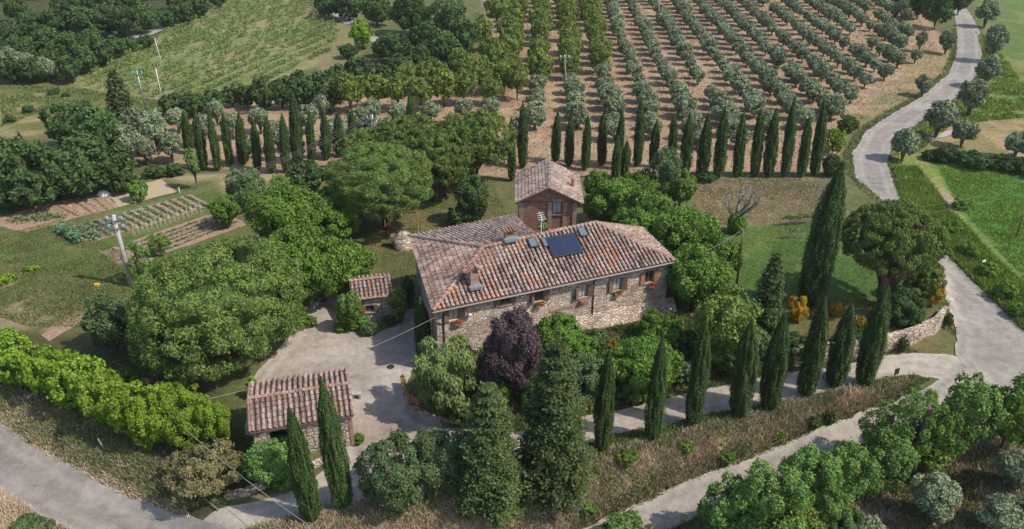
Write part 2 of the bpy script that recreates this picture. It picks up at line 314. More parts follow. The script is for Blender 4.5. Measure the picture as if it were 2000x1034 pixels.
class MB:
    def __init__(s): s.v = []; s.f = []; s.t = []
    def quad(s, *p): n = len(s.v); s.v += [tuple(q) for q in p]; s.f.append(tuple(range(n, n+len(p)))); return s
    def box(s, x0, x1, y0, y1, z0, z1, M=None):
        c = [(x0, y0, z0), (x1, y0, z0), (x1, y1, z0), (x0, y1, z0), (x0, y0, z1), (x1, y0, z1), (x1, y1, z1), (x0, y1, z1)]
        if M is not None: c = [tuple(M @ Vector(p)) for p in c]
        n = len(s.v); s.v += c; s.f += [tuple(n+i for i in q) for q in ((0, 3, 2, 1), (4, 5, 6, 7), (0, 1, 5, 4), (1, 2, 6, 5), (2, 3, 7, 6), (3, 0, 4, 7))]; return s
    def tube(s, pts, rad, seg=8, cap=True):
        pts = [Vector(p) for p in pts]; rad = rad if isinstance(rad, (list, tuple)) else [rad]*len(pts); n0 = len(s.v)
        for i, p in enumerate(pts):
            d = (pts[min(i+1, len(pts)-1)]-pts[max(i-1, 0)]).normalized()
            a = d.cross(Vector((0, 0, 1)) if abs(d.z) < .9 else Vector((1, 0, 0))).normalized(); b = d.cross(a)
            for k in range(seg):
                t = 2*math.pi*k/seg; s.v.append(tuple(p+rad[i]*(a*math.cos(t)+b*math.sin(t))))
        for i in range(len(pts)-1):
            for k in range(seg):
                s.f.append((n0+i*seg+k, n0+i*seg+(k+1) % seg, n0+(i+1)*seg+(k+1) % seg, n0+(i+1)*seg+k))
        if cap: s.f.append(tuple(n0+(len(pts)-1)*seg+k for k in range(seg))); s.f.append(tuple(n0+k for k in range(seg))[::-1])
        return s
    def lathe(s, prof, seg=14, c=(0, 0, 0)):
        n0 = len(s.v)
        for r, z in prof:
            for k in range(seg):
                t = 2*math.pi*k/seg; s.v.append((c[0]+r*math.cos(t), c[1]+r*math.sin(t), c[2]+z))
        for i in range(len(prof)-1):
            for k in range(seg): s.f.append((n0+i*seg+k, n0+i*seg+(k+1) % seg, n0+(i+1)*seg+(k+1) % seg, n0+(i+1)*seg+k))
        return s
    def build(s, name, mat, parent=None, smooth=False, loc=None, rotz=None):
        return obj(name, pymesh(name, s.v, s.f, mat, smooth, s.t if s.t else None), parent, loc, rotz)

# ------------------------------------------------------------------ ground sheet with its cover colours
C_GR = (.085, .105, .035); 
base = np.array(C_GR)
cols = np.zeros(GX.shape+(3,)); 
nz = fbm(GX, GY, 9, 21)[..., None]; nz2 = fbm(GX, GY, 2.2, 33)
cols[:] = base
cols = cols*(1-.5*nz)+np.array((.17, .15, .075))*.5*nz
jx = GX+1.6*(fbm(GX, GY, 3, 41)-.5); jy = GY+1.6*(fbm(GX, GY, 3, 51)-.5)
def paint(px, c, soft=.8, amt=1.0, mott=None, z=0.0):
    m = sst((sdist(jx, jy, W(px, z))+soft/2)/soft)*amt
    cc = np.array(c)[None, None, :]*np.ones(GX.shape+(1,))
    if mott:
        c2, s, th = mott; k = sst((fbm(GX, GY, s, int(s*10))-th+.08)/.16)[..., None]; cc = cc*(1-k)+np.array(c2)*k
    global cols
    cols = cols*(1-m[..., None])+cc*m[..., None]
SOIL = (.29, .19, .125)
paint([(-400, 0), (440, -20), (300, 75), (190, 115), (120, 160), (-400, 175)], (.06, .07, .03))
paint([(-300, 150), (130, 160), (330, 190), (330, 300), (230, 300), (90, 270), (-300, 260)], (.13, .135, .045), 3, 1, ((.25, .20, .10), 7, .5))
paint([(130, 165), (210, 118), (300, 76), (440, -5), (560, -25), (612, 0), (690, 90), (700, 105), (560, 150), (430, 185), (320, 200)], (.22, .21, .10), 2, 1, ((.15, .175, .065), 4, .5))
paint([(560, -40), (600, -20), (690, 60), (700, 110), (640, 150), (600, 100), (640, 80), (590, 30)], (.19, .17, .085), 1.5)
paint([(930, -60), (1760, -60), (1800, 20), (1830, 60), (1858, 80), (1866, 110), (1850, 150), (1740, 222), (1650, 262), (1640, 300), (1600, 335), (1320, 345), (960, 345), (560, 345), (250, 310), (230, 255), (430, 200), (700, 190), (900, 170), (960, 100)],
      SOIL, 1.5, 1, ((.33, .235, .155), 3, .5))
paint([(1740, 90), (1860, 110), (1850, 150), (1740, 225), (1650, 262), (1640, 240), (1720, 190), (1780, 150)], (.25, .195, .10), 3, .9, ((.16, .15, .06), 4, .55))
for k in range(0): pass
paint([(1866, -20), (1880, 60), (1872, 150), (1800, 195), (1700, 250), (1655, 300), (1640, 290), (1690, 240), (1790, 185), (1850, 140)], (.10, .13, .04), 1, .9)
paint([(1885, -40), (2600, -40), (2600, 320), (1990, 330), (1740, 300), (1790, 250), (1920, 150), (1925, 60)], (.10, .15, .04), 2, 1, ((.17, .18, .06), 5, .5))
paint([(1800, 262), (1880, 240), (2100, 215), (2300, 250), (2300, 330), (1990, 320), (1870, 290), (1800, 285)], (.31, .22, .13), 1.5, .95, ((.2, .17, .08), 4, .55))
paint([(1810, 300), (2100, 315), (2600, 380), (2600, 640), (2100, 620), (2000, 560), (1850, 400)], (.06, .15, .028), 2, 1, ((.10, .18, .04), 6, .5))
paint([(1735, 300), (1810, 300), (1860, 400), (2000, 555), (2200, 760), (2080, 715), (1990, 640), (1850, 500), (1760, 400)], (.17, .205, .055), 1.5, 1, ((.25, .24, .08), 3, .5))
paint([(1795, 378), (1840, 375), (1880, 405), (1860, 415), (1830, 400)], (.30, .22, .17), 1.5, .9)
paint([(1330, 350), (1640, 345), (1650, 440), (1400, 445), (1360, 400)], (.17, .135, .07), 2, 1, ((.125, .125, .05), 5, .52), 1.2)
paint([(1390, 445), (1700, 425), (1850, 480), (1850, 620), (1500, 640), (1330, 560)], (.065, .125, .03), 2, 1, ((.10, .145, .04), 4, .5), 1.2)
paint([(1560, 590), (1720, 575), (1850, 590), (1850, 660), (1560, 700)], (.12, .10, .045), 1.5, .8, None, 1.2)
paint([(540, 345), (960, 345), (1000, 440), (900, 470), (800, 560), (740, 600), (600, 500), (420, 400)], (.155, .13, .06), 2, 1, ((.10, .105, .04), 4, .5))
paint([(250, 345), (560, 335), (560, 400), (420, 375), (330, 350)], (.30, .245, .15), 2, .9, ((.2, .18, .09), 3, .6))
paint([(-300, 420), (60, 410), (420, 350), (480, 450), (300, 560), (260, 620), (-300, 600)], (.085, .12, .032), 2, 1, ((.12, .13, .045), 5, .55))
paint([(-300, 500), (60, 520), (160, 545), (190, 590), (190, 620), (60, 650), (-300, 640)], (.13, .125, .05), 2, .9, ((.23, .185, .11), 3, .5))
paint([(80, 650), (150, 615), (165, 620), (100, 668)], (.30, .19, .12), .8, .9)
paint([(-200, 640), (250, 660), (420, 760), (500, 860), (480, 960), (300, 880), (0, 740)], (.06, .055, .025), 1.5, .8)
paint([(820, 640), (1330, 590), (1400, 640), (1500, 700), (1300, 745), (1000, 815), (850, 815), (800, 760)], (.13, .11, .055), 1.5, .9, ((.09, .10, .04), 3, .5), 1.2)
paint([(-300, 700), (0, 760), (150, 830), (300, 900), (420, 960), (480, 1100), (-300, 1100)], (.085, .075, .035), 1.2, .9, ((.05, .06, .025), 3, .5), -.8)
paint([(430, 1100), (500, 1000), (640, 960), (900, 935), (1180, 880), (1440, 815), (1560, 780), (1700, 750), (1780, 745), (1700, 800), (1500, 890), (1100, 1060)], (.34, .235, .155), 1.5, 1, ((.17, .15, .07), 2.5, .5), -1)
paint([(1130, 870), (1290, 850), (1450, 812), (1700, 742), (1790, 728), (1820, 740), (1720, 775), (1600, 790), (1450, 825), (1290, 868), (1170, 890)], (.09, .115, .04), 1, .9)
paint([(1150, 1200), (1350, 1040), (1600, 910), (1800, 820), (2000, 790), (2500, 800), (2500, 1500), (1150, 1500)], (.085, .10, .035), 1.5, 1, None, -2)
paint([(1640, 1100), (1640, 960), (1750, 900), (1900, 860), (2100, 850), (2300, 1200)], (.24, .15, .10), 1.5, 1, ((.13, .10, .06), 2.5, .55), -2)
paint([(-100, 930), (30, 950), (60, 1000), (100, 1100), (-100, 1100)], (.28, .23, .14), 1, .9, ((.12, .13, .05), 2, .5), -1.5)
nv = GX.size; nr, nc = GX.shape
me = bpy.data.meshes.new('ground')
idx = np.arange(nv).reshape(nr, nc)
q = np.stack([idx[:-1, :-1], idx[:-1, 1:], idx[1:, 1:], idx[1:, :-1]], -1).reshape(-1, 4)
def npmesh(name, V, Q, mat, k=4, smooth=False, tone=None):
    me = bpy.data.meshes.new(name); me.vertices.add(len(V)); me.vertices.foreach_set('co', np.asarray(V, np.float32).ravel())
    me.loops.add(Q.size); me.loops.foreach_set('vertex_index', Q.ravel().astype(np.int32))
    me.polygons.add(len(Q)); me.polygons.foreach_set('loop_start', (np.arange(len(Q))*k).astype(np.int32))
    if smooth: me.polygons.foreach_set('use_smooth', np.ones(len(Q), bool))
    me.materials.append(MATS[mat] if isinstance(mat, str) else mat)
    if tone is not None: me.attributes.new('tone', 'FLOAT', 'FACE').data.foreach_set('value', tone.astype(np.float32))
    me.update(calc_edges=True); me.validate(); return me
gm = npmesh('ground', np.stack([GX, GY, GZ], -1).reshape(-1, 3), q, 'ground_cover', smooth=True)
ca = gm.color_attributes.new('col', 'FLOAT_COLOR', 'POINT')
ca.data.foreach_set('color', np.concatenate([cols.reshape(-1, 3), np.ones((nv, 1))], 1).astype(np.float32).ravel())
tag(obj('ground', gm), 'grass, soil and dry ground of the farm site', 'ground', kind='structure')

SHEETS = {}
def sheet(name, px, mat, lift=.05, step=.8, rag=.12, world=None, furrow=None):
    pts = world if world else [tuple(G(u, v)[:2]) for u, v in px]
    out = []
    for (x0, y0), (x1, y1) in zip(pts, pts[1:]+pts[:1]):
        L = math.hypot(x1-x0, y1-y0); n = max(1, int(L/.45))
        for k in range(n):
            t = k/n; x = x0+(x1-x0)*t; y = y0+(y1-y0)*t; a = rag*(2*float(fbm(x, y, 1.3, 77))-1)*2
            out.append((x-(y1-y0)/L*a, y+(x1-x0)/L*a))
    SHEETS[name] = out
    bm = bmesh.new(); vs = [bm.verts.new((x, y, 0)) for x, y in out]; es = [bm.edges.new((vs[i], vs[(i+1) % len(vs)])) for i in range(len(vs))]
    bmesh.ops.triangle_fill(bm, use_beauty=True, edges=es, use_dissolve=False)
    X = [p[0] for p in out]; Y = [p[1] for p in out]
    for ax, lo, hi in ((0, min(X), max(X)), (1, min(Y), max(Y))):
        c = math.floor(lo/step)*step+step
        while c < hi:
            bmesh.ops.bisect_plane(bm, geom=bm.verts[:]+bm.edges[:]+bm.faces[:], plane_co=(c, 0, 0) if ax == 0 else (0, c, 0), plane_no=(1, 0, 0) if ax == 0 else (0, 1, 0), dist=1e-5); c += step
    co = np.array([v.co[:] for v in bm.verts]); z = hz(co[:, 0], co[:, 1])+lift
    for v, zz in zip(bm.verts, z): v.co.z = float(zz)
    if furrow is not None: 
        pass
    bmesh.ops.recalc_face_normals(bm, faces=bm.faces[:])
    if sum(f.normal.z for f in bm.faces) < 0: bmesh.ops.reverse_faces(bm, faces=bm.faces[:])
    me = bpy.data.meshes.new(name); bm.to_mesh(me); bm.free(); me.materials.append(MATS[mat])
    d = np.abs(sdist(co[:, 0], co[:, 1], out)); me.attributes.new('edge', 'FLOAT', 'POINT').data.foreach_set('value', np.clip(d/2.4, 0, 1).astype(np.float32))
    me.polygons.foreach_set('use_smooth', [True]*len(me.polygons))
    return obj(name, me)
def ribbon(name, A_, B_, mat, lift): return sheet(name, A_+B_[::-1], mat, lift)
tag(ribbon('country_road', [(1850, -20), (1862, 14), (1868, 60), (1869, 105), (1850, 148), (1800, 190), (1740, 225), (1690, 258), (1664, 300), (1668, 338), (1692, 366), (1730, 400), (1785, 460), (1832, 515), (1836, 560), (1852, 602), (1870, 645), (1866, 695), (1905, 740), (2040, 850)],
            [(1880, -20), (1884, 12), (1903, 42), (1916, 72), (1919, 110), (1906, 150), (1870, 190), (1822, 222), (1780, 252), (1742, 282), (1733, 322), (1746, 360), (1760, 398), (1800, 448), (1852, 503), (1904, 555), (1962, 610), (2010, 652), (2140, 770)], 'pale_road', .07),
    'winding pale country road beside the olive grove', 'road', kind='structure')
tag(ribbon('lower_road', [(1890, 690), (1845, 738), (1800, 765), (1700, 800), (1600, 838), (1500, 880), (1400, 920), (1300, 962), (1200, 1006), (1120, 1040), (1020, 1090)],
            [(1960, 760), (1900, 790), (1800, 822), (1700, 862), (1600, 900), (1500, 945), (1400, 990), (1300, 1040), (1250, 1065), (1150, 1120)], 'pale_road', .062),
    'pale lane running below the dry grass bank', 'road', kind='structure')
tag(ribbon('driveway', [(1888, 700), (1840, 692), (1780, 690), (1720, 698), (1640, 714), (1560, 726), (1450, 744), (1400, 757), (1300, 780), (1200, 803), (1140, 814), (1050, 838), (960, 848), (890, 836)],
            [(1870, 750), (1820, 738), (1780, 733), (1720, 741), (1690, 753), (1600, 772), (1500, 790), (1450, 800), (1380, 811), (1300, 832), (1200, 850), (1140, 862), (1060, 880), (960, 893), (880, 890)], 'gravel', .045),
    'gravel driveway between the cypresses and the garden', 'driveway', kind='structure')
tag(sheet('courtyard', [(640, 560), (600, 590), (575, 640), (540, 690), (505, 725), (480, 760), (480, 850), (560, 870), (660, 880), (640, 915), (560, 962), (480, 985), (415, 1003), (380, 1030), (480, 1060), (600, 1050), (690, 1010), (715, 960), (800, 930),
          (880, 895), (905, 836), (850, 815), (806, 798), (788, 765), (810, 715), (845, 690), (838, 640), (818, 600), (790, 605), (700, 600)], 'gravel', .035),
    'pale gravel courtyard between the house and the sheds', 'courtyard', kind='structure')
tag(ribbon('left_road', [(-320, 690), (-120, 770), (0, 828), (60, 868), (150, 918), (250, 968), (350, 1005), (450, 1034), (560, 1080)], [(-320, 900), (-80, 930), (0, 957), (40, 985), (100, 1020), (200, 1070), (380, 1150)], 'asphalt', .055),
    'grey asphalt road in the bottom left corner', 'road', kind='structure')
tag(ribbon('valley_track', [(605, -10), (640, 20), (665, 42), (685, 55), (730, 85), (790, 125)], [(632, -10), (660, 12), (690, 38), (705, 52), (750, 82), (815, 118)], 'pale_road', .08), 'white track beyond the vineyard', 'road', kind='structure')
tag(ribbon('woodland_track', [(160, 78), (240, 76), (290, 62), (320, 50)], [(160, 83), (240, 82), (300, 68), (330, 55)], 'pale_road', .1), 'narrow pale track along the wood', 'road', kind='structure')
tag(ribbon('field_path', [(1870, 252), (1810, 268), (1795, 275)], [(1875, 260), (1815, 276), (1795, 280)], 'gravel', .08), 'short dirt path leaving the country road', 'path', kind='structure')

ORD0 = ['first', 'second', 'third', 'fourth', 'fifth', 'sixth', 'seventh', 'eighth', 'ninth', 'tenth', 'eleventh', 'twelfth', 'thirteenth', 'fourteenth', 'fifteenth', 'sixteenth', 'seventeenth', 'eighteenth', 'nineteenth', 'twentieth', 'twenty-first', 'twenty-second', 'twenty-third', 'twenty-fourth', 'twenty-fifth', 'twenty-sixth', 'twenty-seventh', 'twenty-eighth', 'twenty-ninth', 'thirtieth'] + ['later']*40

# ------------------------------------------------------------------ buildings
class Frame:                                # local axes of a building: x along its front, y back
    def __init__(s, o, ang): s.o = np.array(o[:2]); s.a = ang; s.d = np.array([math.cos(ang), math.sin(ang)]); s.n = np.array([-s.d[1], s.d[0]])
    def loc(s, p): q = np.array(p[:2])-s.o; return (float(q@s.d), float(q@s.n), float(p[2]))
    def px(s, u, v, z): return s.loc(P(u, v, z))
    def onwall(s, u, v, y):                 # point seen at (u, v) on the wall plane local y
        d = ray(u, v); c = np.array([0, 0]); t = (y+s.o@s.n)/(d[:2]@s.n); p = np.array([d[0]*t, d[1]*t, CH+d[2]*t]); return s.loc(p)
def tiles(name, poly, edir, mat, parent, pitch=.36, course=.36, rad=.132, seed=0, nm='roof'):
    """poly: planar 3D face of the roof (local), edir: direction along the eave; returns the roof face with its rows of half-round tiles"""
    r = np.random.default_rng(seed); P3 = [Vector(p) for p in poly]; e = Vector(edir).normalized()
    n = Vector((0, 0, 0))
    for i in range(len(P3)): n += P3[i].cross(P3[(i+1) % len(P3)])
    n = n.normalized(); n = n if n.z > 0 else -n; s = n.cross(e).normalized()
    if s.z < 0: s = -s
    o = P3[0]; q = [((p-o).dot(e), (p-o).dot(s)) for p in P3]
    a0, a1 = min(a for a, b in q), max(a for a, b in q); b0, b1 = min(b for a, b in q), max(b for a, b in q)
    m = MB(); tone = []
    m.v = [tuple(p-n*.02) for p in P3]; m.f = [tuple(range(len(P3)))]; tone.append(.1)
    na = int((a1-a0)/pitch)+1; nb = int((b1-b0)/course)+1
    A2, B2 = np.meshgrid(a0+(np.arange(na)+.5)*pitch, b0+(np.arange(nb)+.5)*course, indexing='ij')
    ins = sdist(A2, B2, q)
    mt = vnoise(A2, B2*.35, 1.6, seed+2)
    for i in range(na):
        ct = r.random()
        for j in range(nb):
            if ins[i, j] < -.06: continue
            a = A2[i, j]+r.normal()*.012; b = b0+j*course; k0 = len(m.v); tw = r.normal()*.02
            rr = rad*(1+.06*r.normal()); L = course*1.12; hh = .05+.02*r.random()
            for (bb, ra, up) in ((b, rr, hh), (b+L, rr*.84, .0)):
                for k in range(6):
                    t = math.pi*k/5; x = -ra*math.cos(t); z = ra*math.sin(t)*.95+up
                    m.v.append(tuple(o+e*(a+x+tw*(bb-b))+s*bb+n*z))
            for k in range(5): m.f.append((k0+k, k0+k+1, k0+7+k, k0+6+k)); tone.append(float(np.clip(.55*mt[i, j]+.5*ct+.2*r.random()-.1, 0, 1)))
            m.f.append((k0, k0+5, k0+4, k0+3, k0+2, k0+1)); tone.append(.1)
            # the end face at the lower lip takes a low, dark tone
    # channels between the rows: base plane with their shade put into its colour
    k1 = len(m.f)
    o_ = obj(nm, pymesh(nm, m.v, m.f, None, False, tone), parent)
    o_.data.materials.append(MATS[mat]); o_.data.materials.append(MATS['shaded_channel_tile']); o_.data.polygons[0].material_index = 1
    return o_
def caps(pts, mat, parent, rad=.17, nm='ridge_cap', seed=0, step=.42):
    r = np.random.default_rng(seed); m = MB(); tone = []
    for p, q in zip(pts[:-1], pts[1:]):
        p, q = Vector(p), Vector(q); d = (q-p); L = d.length; d.normalize(); sd = d.cross(Vector((0, 0, 1))).normalized(); up = sd.cross(d); n = max(1, int(L/step))
        for i in range(n):
            b = L*i/n; k0 = len(m.v)
            for bb, ra, h in ((b, rad*1.05, .10), (b+L/n*1.15, rad*.85, .06)):
                for k in range(7): t = math.pi*k/6; m.v.append(tuple(p+d*bb+sd*(-ra*math.cos(t))+up*(ra*math.sin(t)+h-.03)))
            tv = r.random()
            for k in range(6): m.f.append((k0+k, k0+k+1, k0+8+k, k0+7+k)); tone.append(tv)
            m.f.append(tuple(k0+k for k in range(7))); tone.append(tv)
    o = obj(nm, pymesh(nm, m.v, m.f, mat, False, tone), parent); return o
def wall(parent, name, p0, p1, z0, z1, mat, holes=(), rev=.28, top=None):
    """vertical wall p0->p1, outside on the right hand; holes (a0, a1, b0, b1); top = list of (a, z) profile above z1"""
    p0 = Vector((*p0, 0)); p1 = Vector((*p1, 0)); d = p1-p0; L = d.length; d.normalize(); n = Vector((d.y, -d.x, 0))
    A = sorted({0, L, *[h[0] for h in holes], *[h[1] for h in holes]}); B = sorted({z0, z1, *[h[2] for h in holes], *[h[3] for h in holes]})
    m = MB(); pt = lambda a, b, k=0: tuple(p0+d*a-n*k+Vector((0, 0, b)))
    for a0, a1 in zip(A[:-1], A[1:]):
        for b0, b1 in zip(B[:-1], B[1:]):
            ca, cb = (a0+a1)/2, (b0+b1)/2
            if any(h[0] < ca < h[1] and h[2] < cb < h[3] for h in holes): continue
            m.quad(pt(a0, b0), pt(a1, b0), pt(a1, b1), pt(a0, b1))
    for a0, a1, b0, b1 in holes:
        m.quad(pt(a0, b0), pt(a1, b0), pt(a1, b0, rev), pt(a0, b0, rev)); m.quad(pt(a0, b1), pt(a0, b1, rev), pt(a1, b1, rev), pt(a1, b1))
        m.quad(pt(a0, b0), pt(a0, b0, rev), pt(a0, b1, rev), pt(a0, b1)); m.quad(pt(a1, b0), pt(a1, b1), pt(a1, b1, rev), pt(a1, b0, rev))
    if top: m.quad(pt(0, z1), pt(L, z1), *[pt(a, z) for a, z in top])
    return m.build(name, mat, parent)
def window(parent, x, y, z0, wd, ht, frame='wood', curtain=False, shut='wood', ang=(12, 10), sill=True, brick=True, rotz=0, y_in=.16):
    """window set back in the wall plane local y (outside is -y)"""
    w0 = obj('window', (lambda m: pymesh('window', m.v, m.f, 'pane_glass'))(MB().box(-wd/2+.03, wd/2-.03, y_in, y_in+.02, .03, ht-.03)), parent, (x, y, z0), rotz)
    m = MB(); t = .06
    for a in ((-wd/2, -wd/2+t), (wd/2-t, wd/2), (-.025, .025)): m.box(a[0], a[1], y_in-.03, y_in-.003, 0, ht)
    for b in ((0, t), (ht-t, ht)): m.box(-wd/2+t, wd/2-t, y_in-.027, y_in-.005, b[0], b[1])
    m.build('window_frame', frame, w0)
    if curtain: MB().box(-wd/2+.07, -.03, y_in-.002, y_in-.001, .08, ht-.08).box(.03, wd/2-.07, y_in-.002, y_in-.001, .08, ht-.08).build('curtain', 'curtain', w0)
    if sill: MB().box(-wd/2-.12, wd/2+.12, -.10, .1, -.09, -.003).build('window_sill', 'pale_brick', w0)
    if brick:
        MB().box(-wd/2-.10, wd/2+.10, -.012, .1, ht+.003, ht+.2).build('lintel', 'pale_brick', w0)
    if shut:
        for sgn, an in ((-1, ang[0]), (1, ang[1])):
            m = MB(); hw = wd/2; a = R(an)
            M = Matrix.Translation((sgn*(wd/2+.02), -.03, 0)) @ Matrix.Rotation(-sgn*a, 4, 'Z') @ Matrix.Scale(sgn, 4, (1, 0, 0))
            m.box(0, hw, -.04, 0, 0, ht, M)
            for k in range(3): m.box(.03, hw-.03, -.058, -.041, .08+k*(ht-.3)/2, .16+k*(ht-.3)/2, M)
            m.build('shutter', shut, w0)
    return w0
HF = Frame(P(845, 608, 6), R(22.33)); LEN = 20.97
hx, hy = HF.o
house = empty('farmhouse', (hx, hy, 0), 'long stone farmhouse with a hipped tile roof and solar panels', 'house', None, HF.a)
IN = .38                                      # roof overhang
EZ = 6.0; RZ = 8.2
A_ = (0, 0, EZ); B_ = (LEN, 0, EZ); C_ = HF.px(799, 462, EZ); E_ = HF.px(1002, 421, EZ); D_ = HF.px(1257, 448, 6.35)
J_ = HF.px(943, 484, RZ); R_ = HF.px(1160, 436, RZ); K_ = tuple(J_[i]+(R_[i]-J_[i])*.47 for i in range(3)); V_ = HF.px(1026, 447, 7.15)
tiles('front', [A_, B_, R_, J_], (1, 0, 0), 'roof_tile', house, seed=1, nm='front_roof')
tiles('left', [C_, A_, J_], tuple(np.array(A_)-np.array(C_)), 'roof_tile_pink', house, .34, .42, .12, seed=2, nm='hip_roof')
tiles('right', [B_, D_, R_], tuple(np.array(D_)-np.array(B_)), 'roof_tile_pink', house, seed=3, nm='hip_roof')
tiles('rear', [E_, C_, J_, K_, V_], tuple(np.array(E_)-np.array(C_)), 'roof_tile_grey', house, seed=4, nm='rear_roof')
BR2 = (V_[0]+.15, V_[1]-.6, V_[2]-.05)
tiles('rear2', [D_, BR2, K_, R_], (-1, 0, 0), 'roof_tile_pink', house, seed=5, nm='rear_roof')
caps([A_, J_, R_, B_], 'ridge_tile', house, seed=1); caps([C_, J_], 'ridge_tile', house, seed=2, rad=.2); caps([R_, D_], 'ridge_tile', house, seed=3); caps([K_, V_, E_], 'ridge_tile', house, seed=5, nm='verge_tile')
# walls under the eaves
fx0, fx1, fy = IN, LEN-IN, IN
def fw(u, v): return HF.onwall(u, v, fy)
WN = [(887, 613, 17, 20, True, (14, 30), 'first'), (987, 583, 17, 20, False, (12, 12), 'second'), (1053, 577, 17, 20, False, (40, 10), 'third'), (1139, 569, 17, 20, True, (35, 14), 'fourth'), (1206, 556, 17, 20, True, (14, 20), 'fifth'), (1268, 541, 15, 20, False, (6, 6), 'sixth')]
holes = []; wins = []
for u, v, a, b, cu, an, od in WN:
    x, _, z = fw(u, v); holes.append((x-.42-fx0, x+.42-fx0, z-.56, z+.56)); wins.append((x, z-.56, cu, an))
xl, _, zl = fw(1098, 628); holes.append((xl-.32-fx0, xl+.32-fx0, zl-.4, zl+.35))
wall(house, 'front_wall', (fx0, fy), (fx1, fy), -.4, EZ+.12, 'stone_wall', holes)
for i, (x, z, cu, an) in enumerate(wins):
    window(house, x, fy, z, .84, 1.12, 'wood', cu, 'orange_wood' if i == 5 else 'wood', an)
window(house, xl, fy, zl-.4, .64, .75, 'dark_metal', False, None, sill=False)
Cw = (C_[0]+.35, C_[1]-.35); Ew = (E_[0]-.35, E_[1]-.45); Vw = (V_[0]-.2, V_[1]); Dw = (D_[0]-.4, D_[1]-.3)
wall(house, 'side_wall', Cw, (fx0, fy), -.4, EZ+.1, 'rubble_wall', [(5.2, 6.1, 3.6, 4.7)])
wall(house, 'rear_wall', Ew, Cw, -.4, EZ+.1, 'rubble_wall')
wall(house, 'rear_wall', Vw, Ew, -.4, EZ+.1, 'rubble_wall'); wall(house, 'rear_wall', Dw, Vw, -.4, EZ+.25, 'rubble_wall')
wall(house, 'gable_wall', (fx1, fy), Dw, -.4, EZ+.1, 'stone_wall', [(2.0, 2.8, 3.6, 4.6)])
m = MB(); m.box(.0, LEN, -.06, .0, EZ-.10, EZ-.01); m.build('fascia', 'wood', house)
m = MB(); m.box(.02, LEN-.02, .012, IN+.1, EZ-.05, EZ-.02); m.quad((.02, IN+.12, EZ-.04), (IN+.1, IN+.12, EZ-.04), (C_[0]+.45, C_[1]-.3, EZ-.04), (C_[0]+.02, C_[1]-.1, EZ-.04)); m.build('soffit', 'pale_wood', house)
m = MB(); m.tube([(-.05, -.14, EZ-.06), (LEN+.05, -.14, EZ-.03)], .065, 8); m.build('gutter', 'gutter', house)
for x in (13.6, .9): MB().tube([(x, -.12, EZ-.1), (x, fy-.07, EZ-.5), (x, fy-.07, 1.0)], .045, 6).build('downpipe', 'dark_metal', house)
for u, v in ((1240, 562), (1020, 600)):
    x, _, z = fw(u, v); MB().box(x-.35, x+.35, fy-.02, fy+.02, z-.3, z+.3).build('bricked_opening', 'pale_brick', house)
x, _, z = fw(862, 634); MB().tube([(x-.6, fy-.03, z+.4), (x+.3, fy-.03, z-.1)], .05, 6).build('roof_strut', 'dark_metal', house)
# brick string course and buttress foot seen under the windows
x0_, _, z0_ = fw(1072, 606); x1_, _, z1_ = fw(1150, 592)
MB().box(x0_, x1_, fy-.035, fy+.05, z1_-.1, z1_+.12).build('brick_course', 'pale_brick', house)
fp0, fp1 = fw(1120, 640), fw(1308, 600)
m = MB(); m.quad((fp0[0], fy-.9, .9), (fp1[0]+.3, fy-.9, .9), (fp1[0]+.3, fy-.02, 2.3), (fp0[0], fy-.02, 2.5)).build('battered_base', 'stone_wall', house)
# roof plane helper (front slope)
e1 = Vector(B_)-Vector(A_); nn = e1.cross(Vector(J_)-Vector(A_)).normalized(); ss_ = nn.cross(e1.normalized()).normalized(); pitch = math.atan2(ss_.z, ss_.y)
def onroof(u, v):
    d = ray(u, v); dl = Vector((float(d[:2]@HF.d), float(d[:2]@HF.n), float(d[2]))); o = Vector((float(-HF.o@HF.d), float(-HF.o@HF.n), CH))
    t = (Vector(A_)-o).dot(nn)/dl.dot(nn); return o+dl*t
def roofbox(nm, c, wx, ly, h0, h1, mat, parent):
    M = Matrix.Translation(c) @ Matrix.Rotation(pitch, 4, 'X'); o = MB().box(-wx/2, wx/2, -ly/2, ly/2, h0, h1).build(nm, mat, parent); 
    o.matrix_local = M; return o
pc = onroof(1101, 482)
for k in (-1, 1):
    c = pc+Vector((k*.66, 0, 0)); sp = roofbox('solar_panel', c, 1.30, 2.0, .16, .25, 'dark_metal', house)
    MB().box(-.61, .61, -.95, .95, .251, .257).build('collector_glass', 'collector_glass', sp)
    m = MB()
    for q in range(1, 9): m.box(-.61+q*.135-.005, -.61+q*.135+.005, -.95, .95, .258, .260)
    m.build('absorber_line', 'dark_metal', sp)
for u, v in ((1137, 455), (1066, 475), (1040, 476)):
    c = onroof(u, v); s_ = roofbox('skylight', c, .66, .9, .1, .19, 'dark_metal', house); MB().box(-.27, .27, -.39, .39, .191, .2).build('skylight_pane', 'skylight_glass', s_)
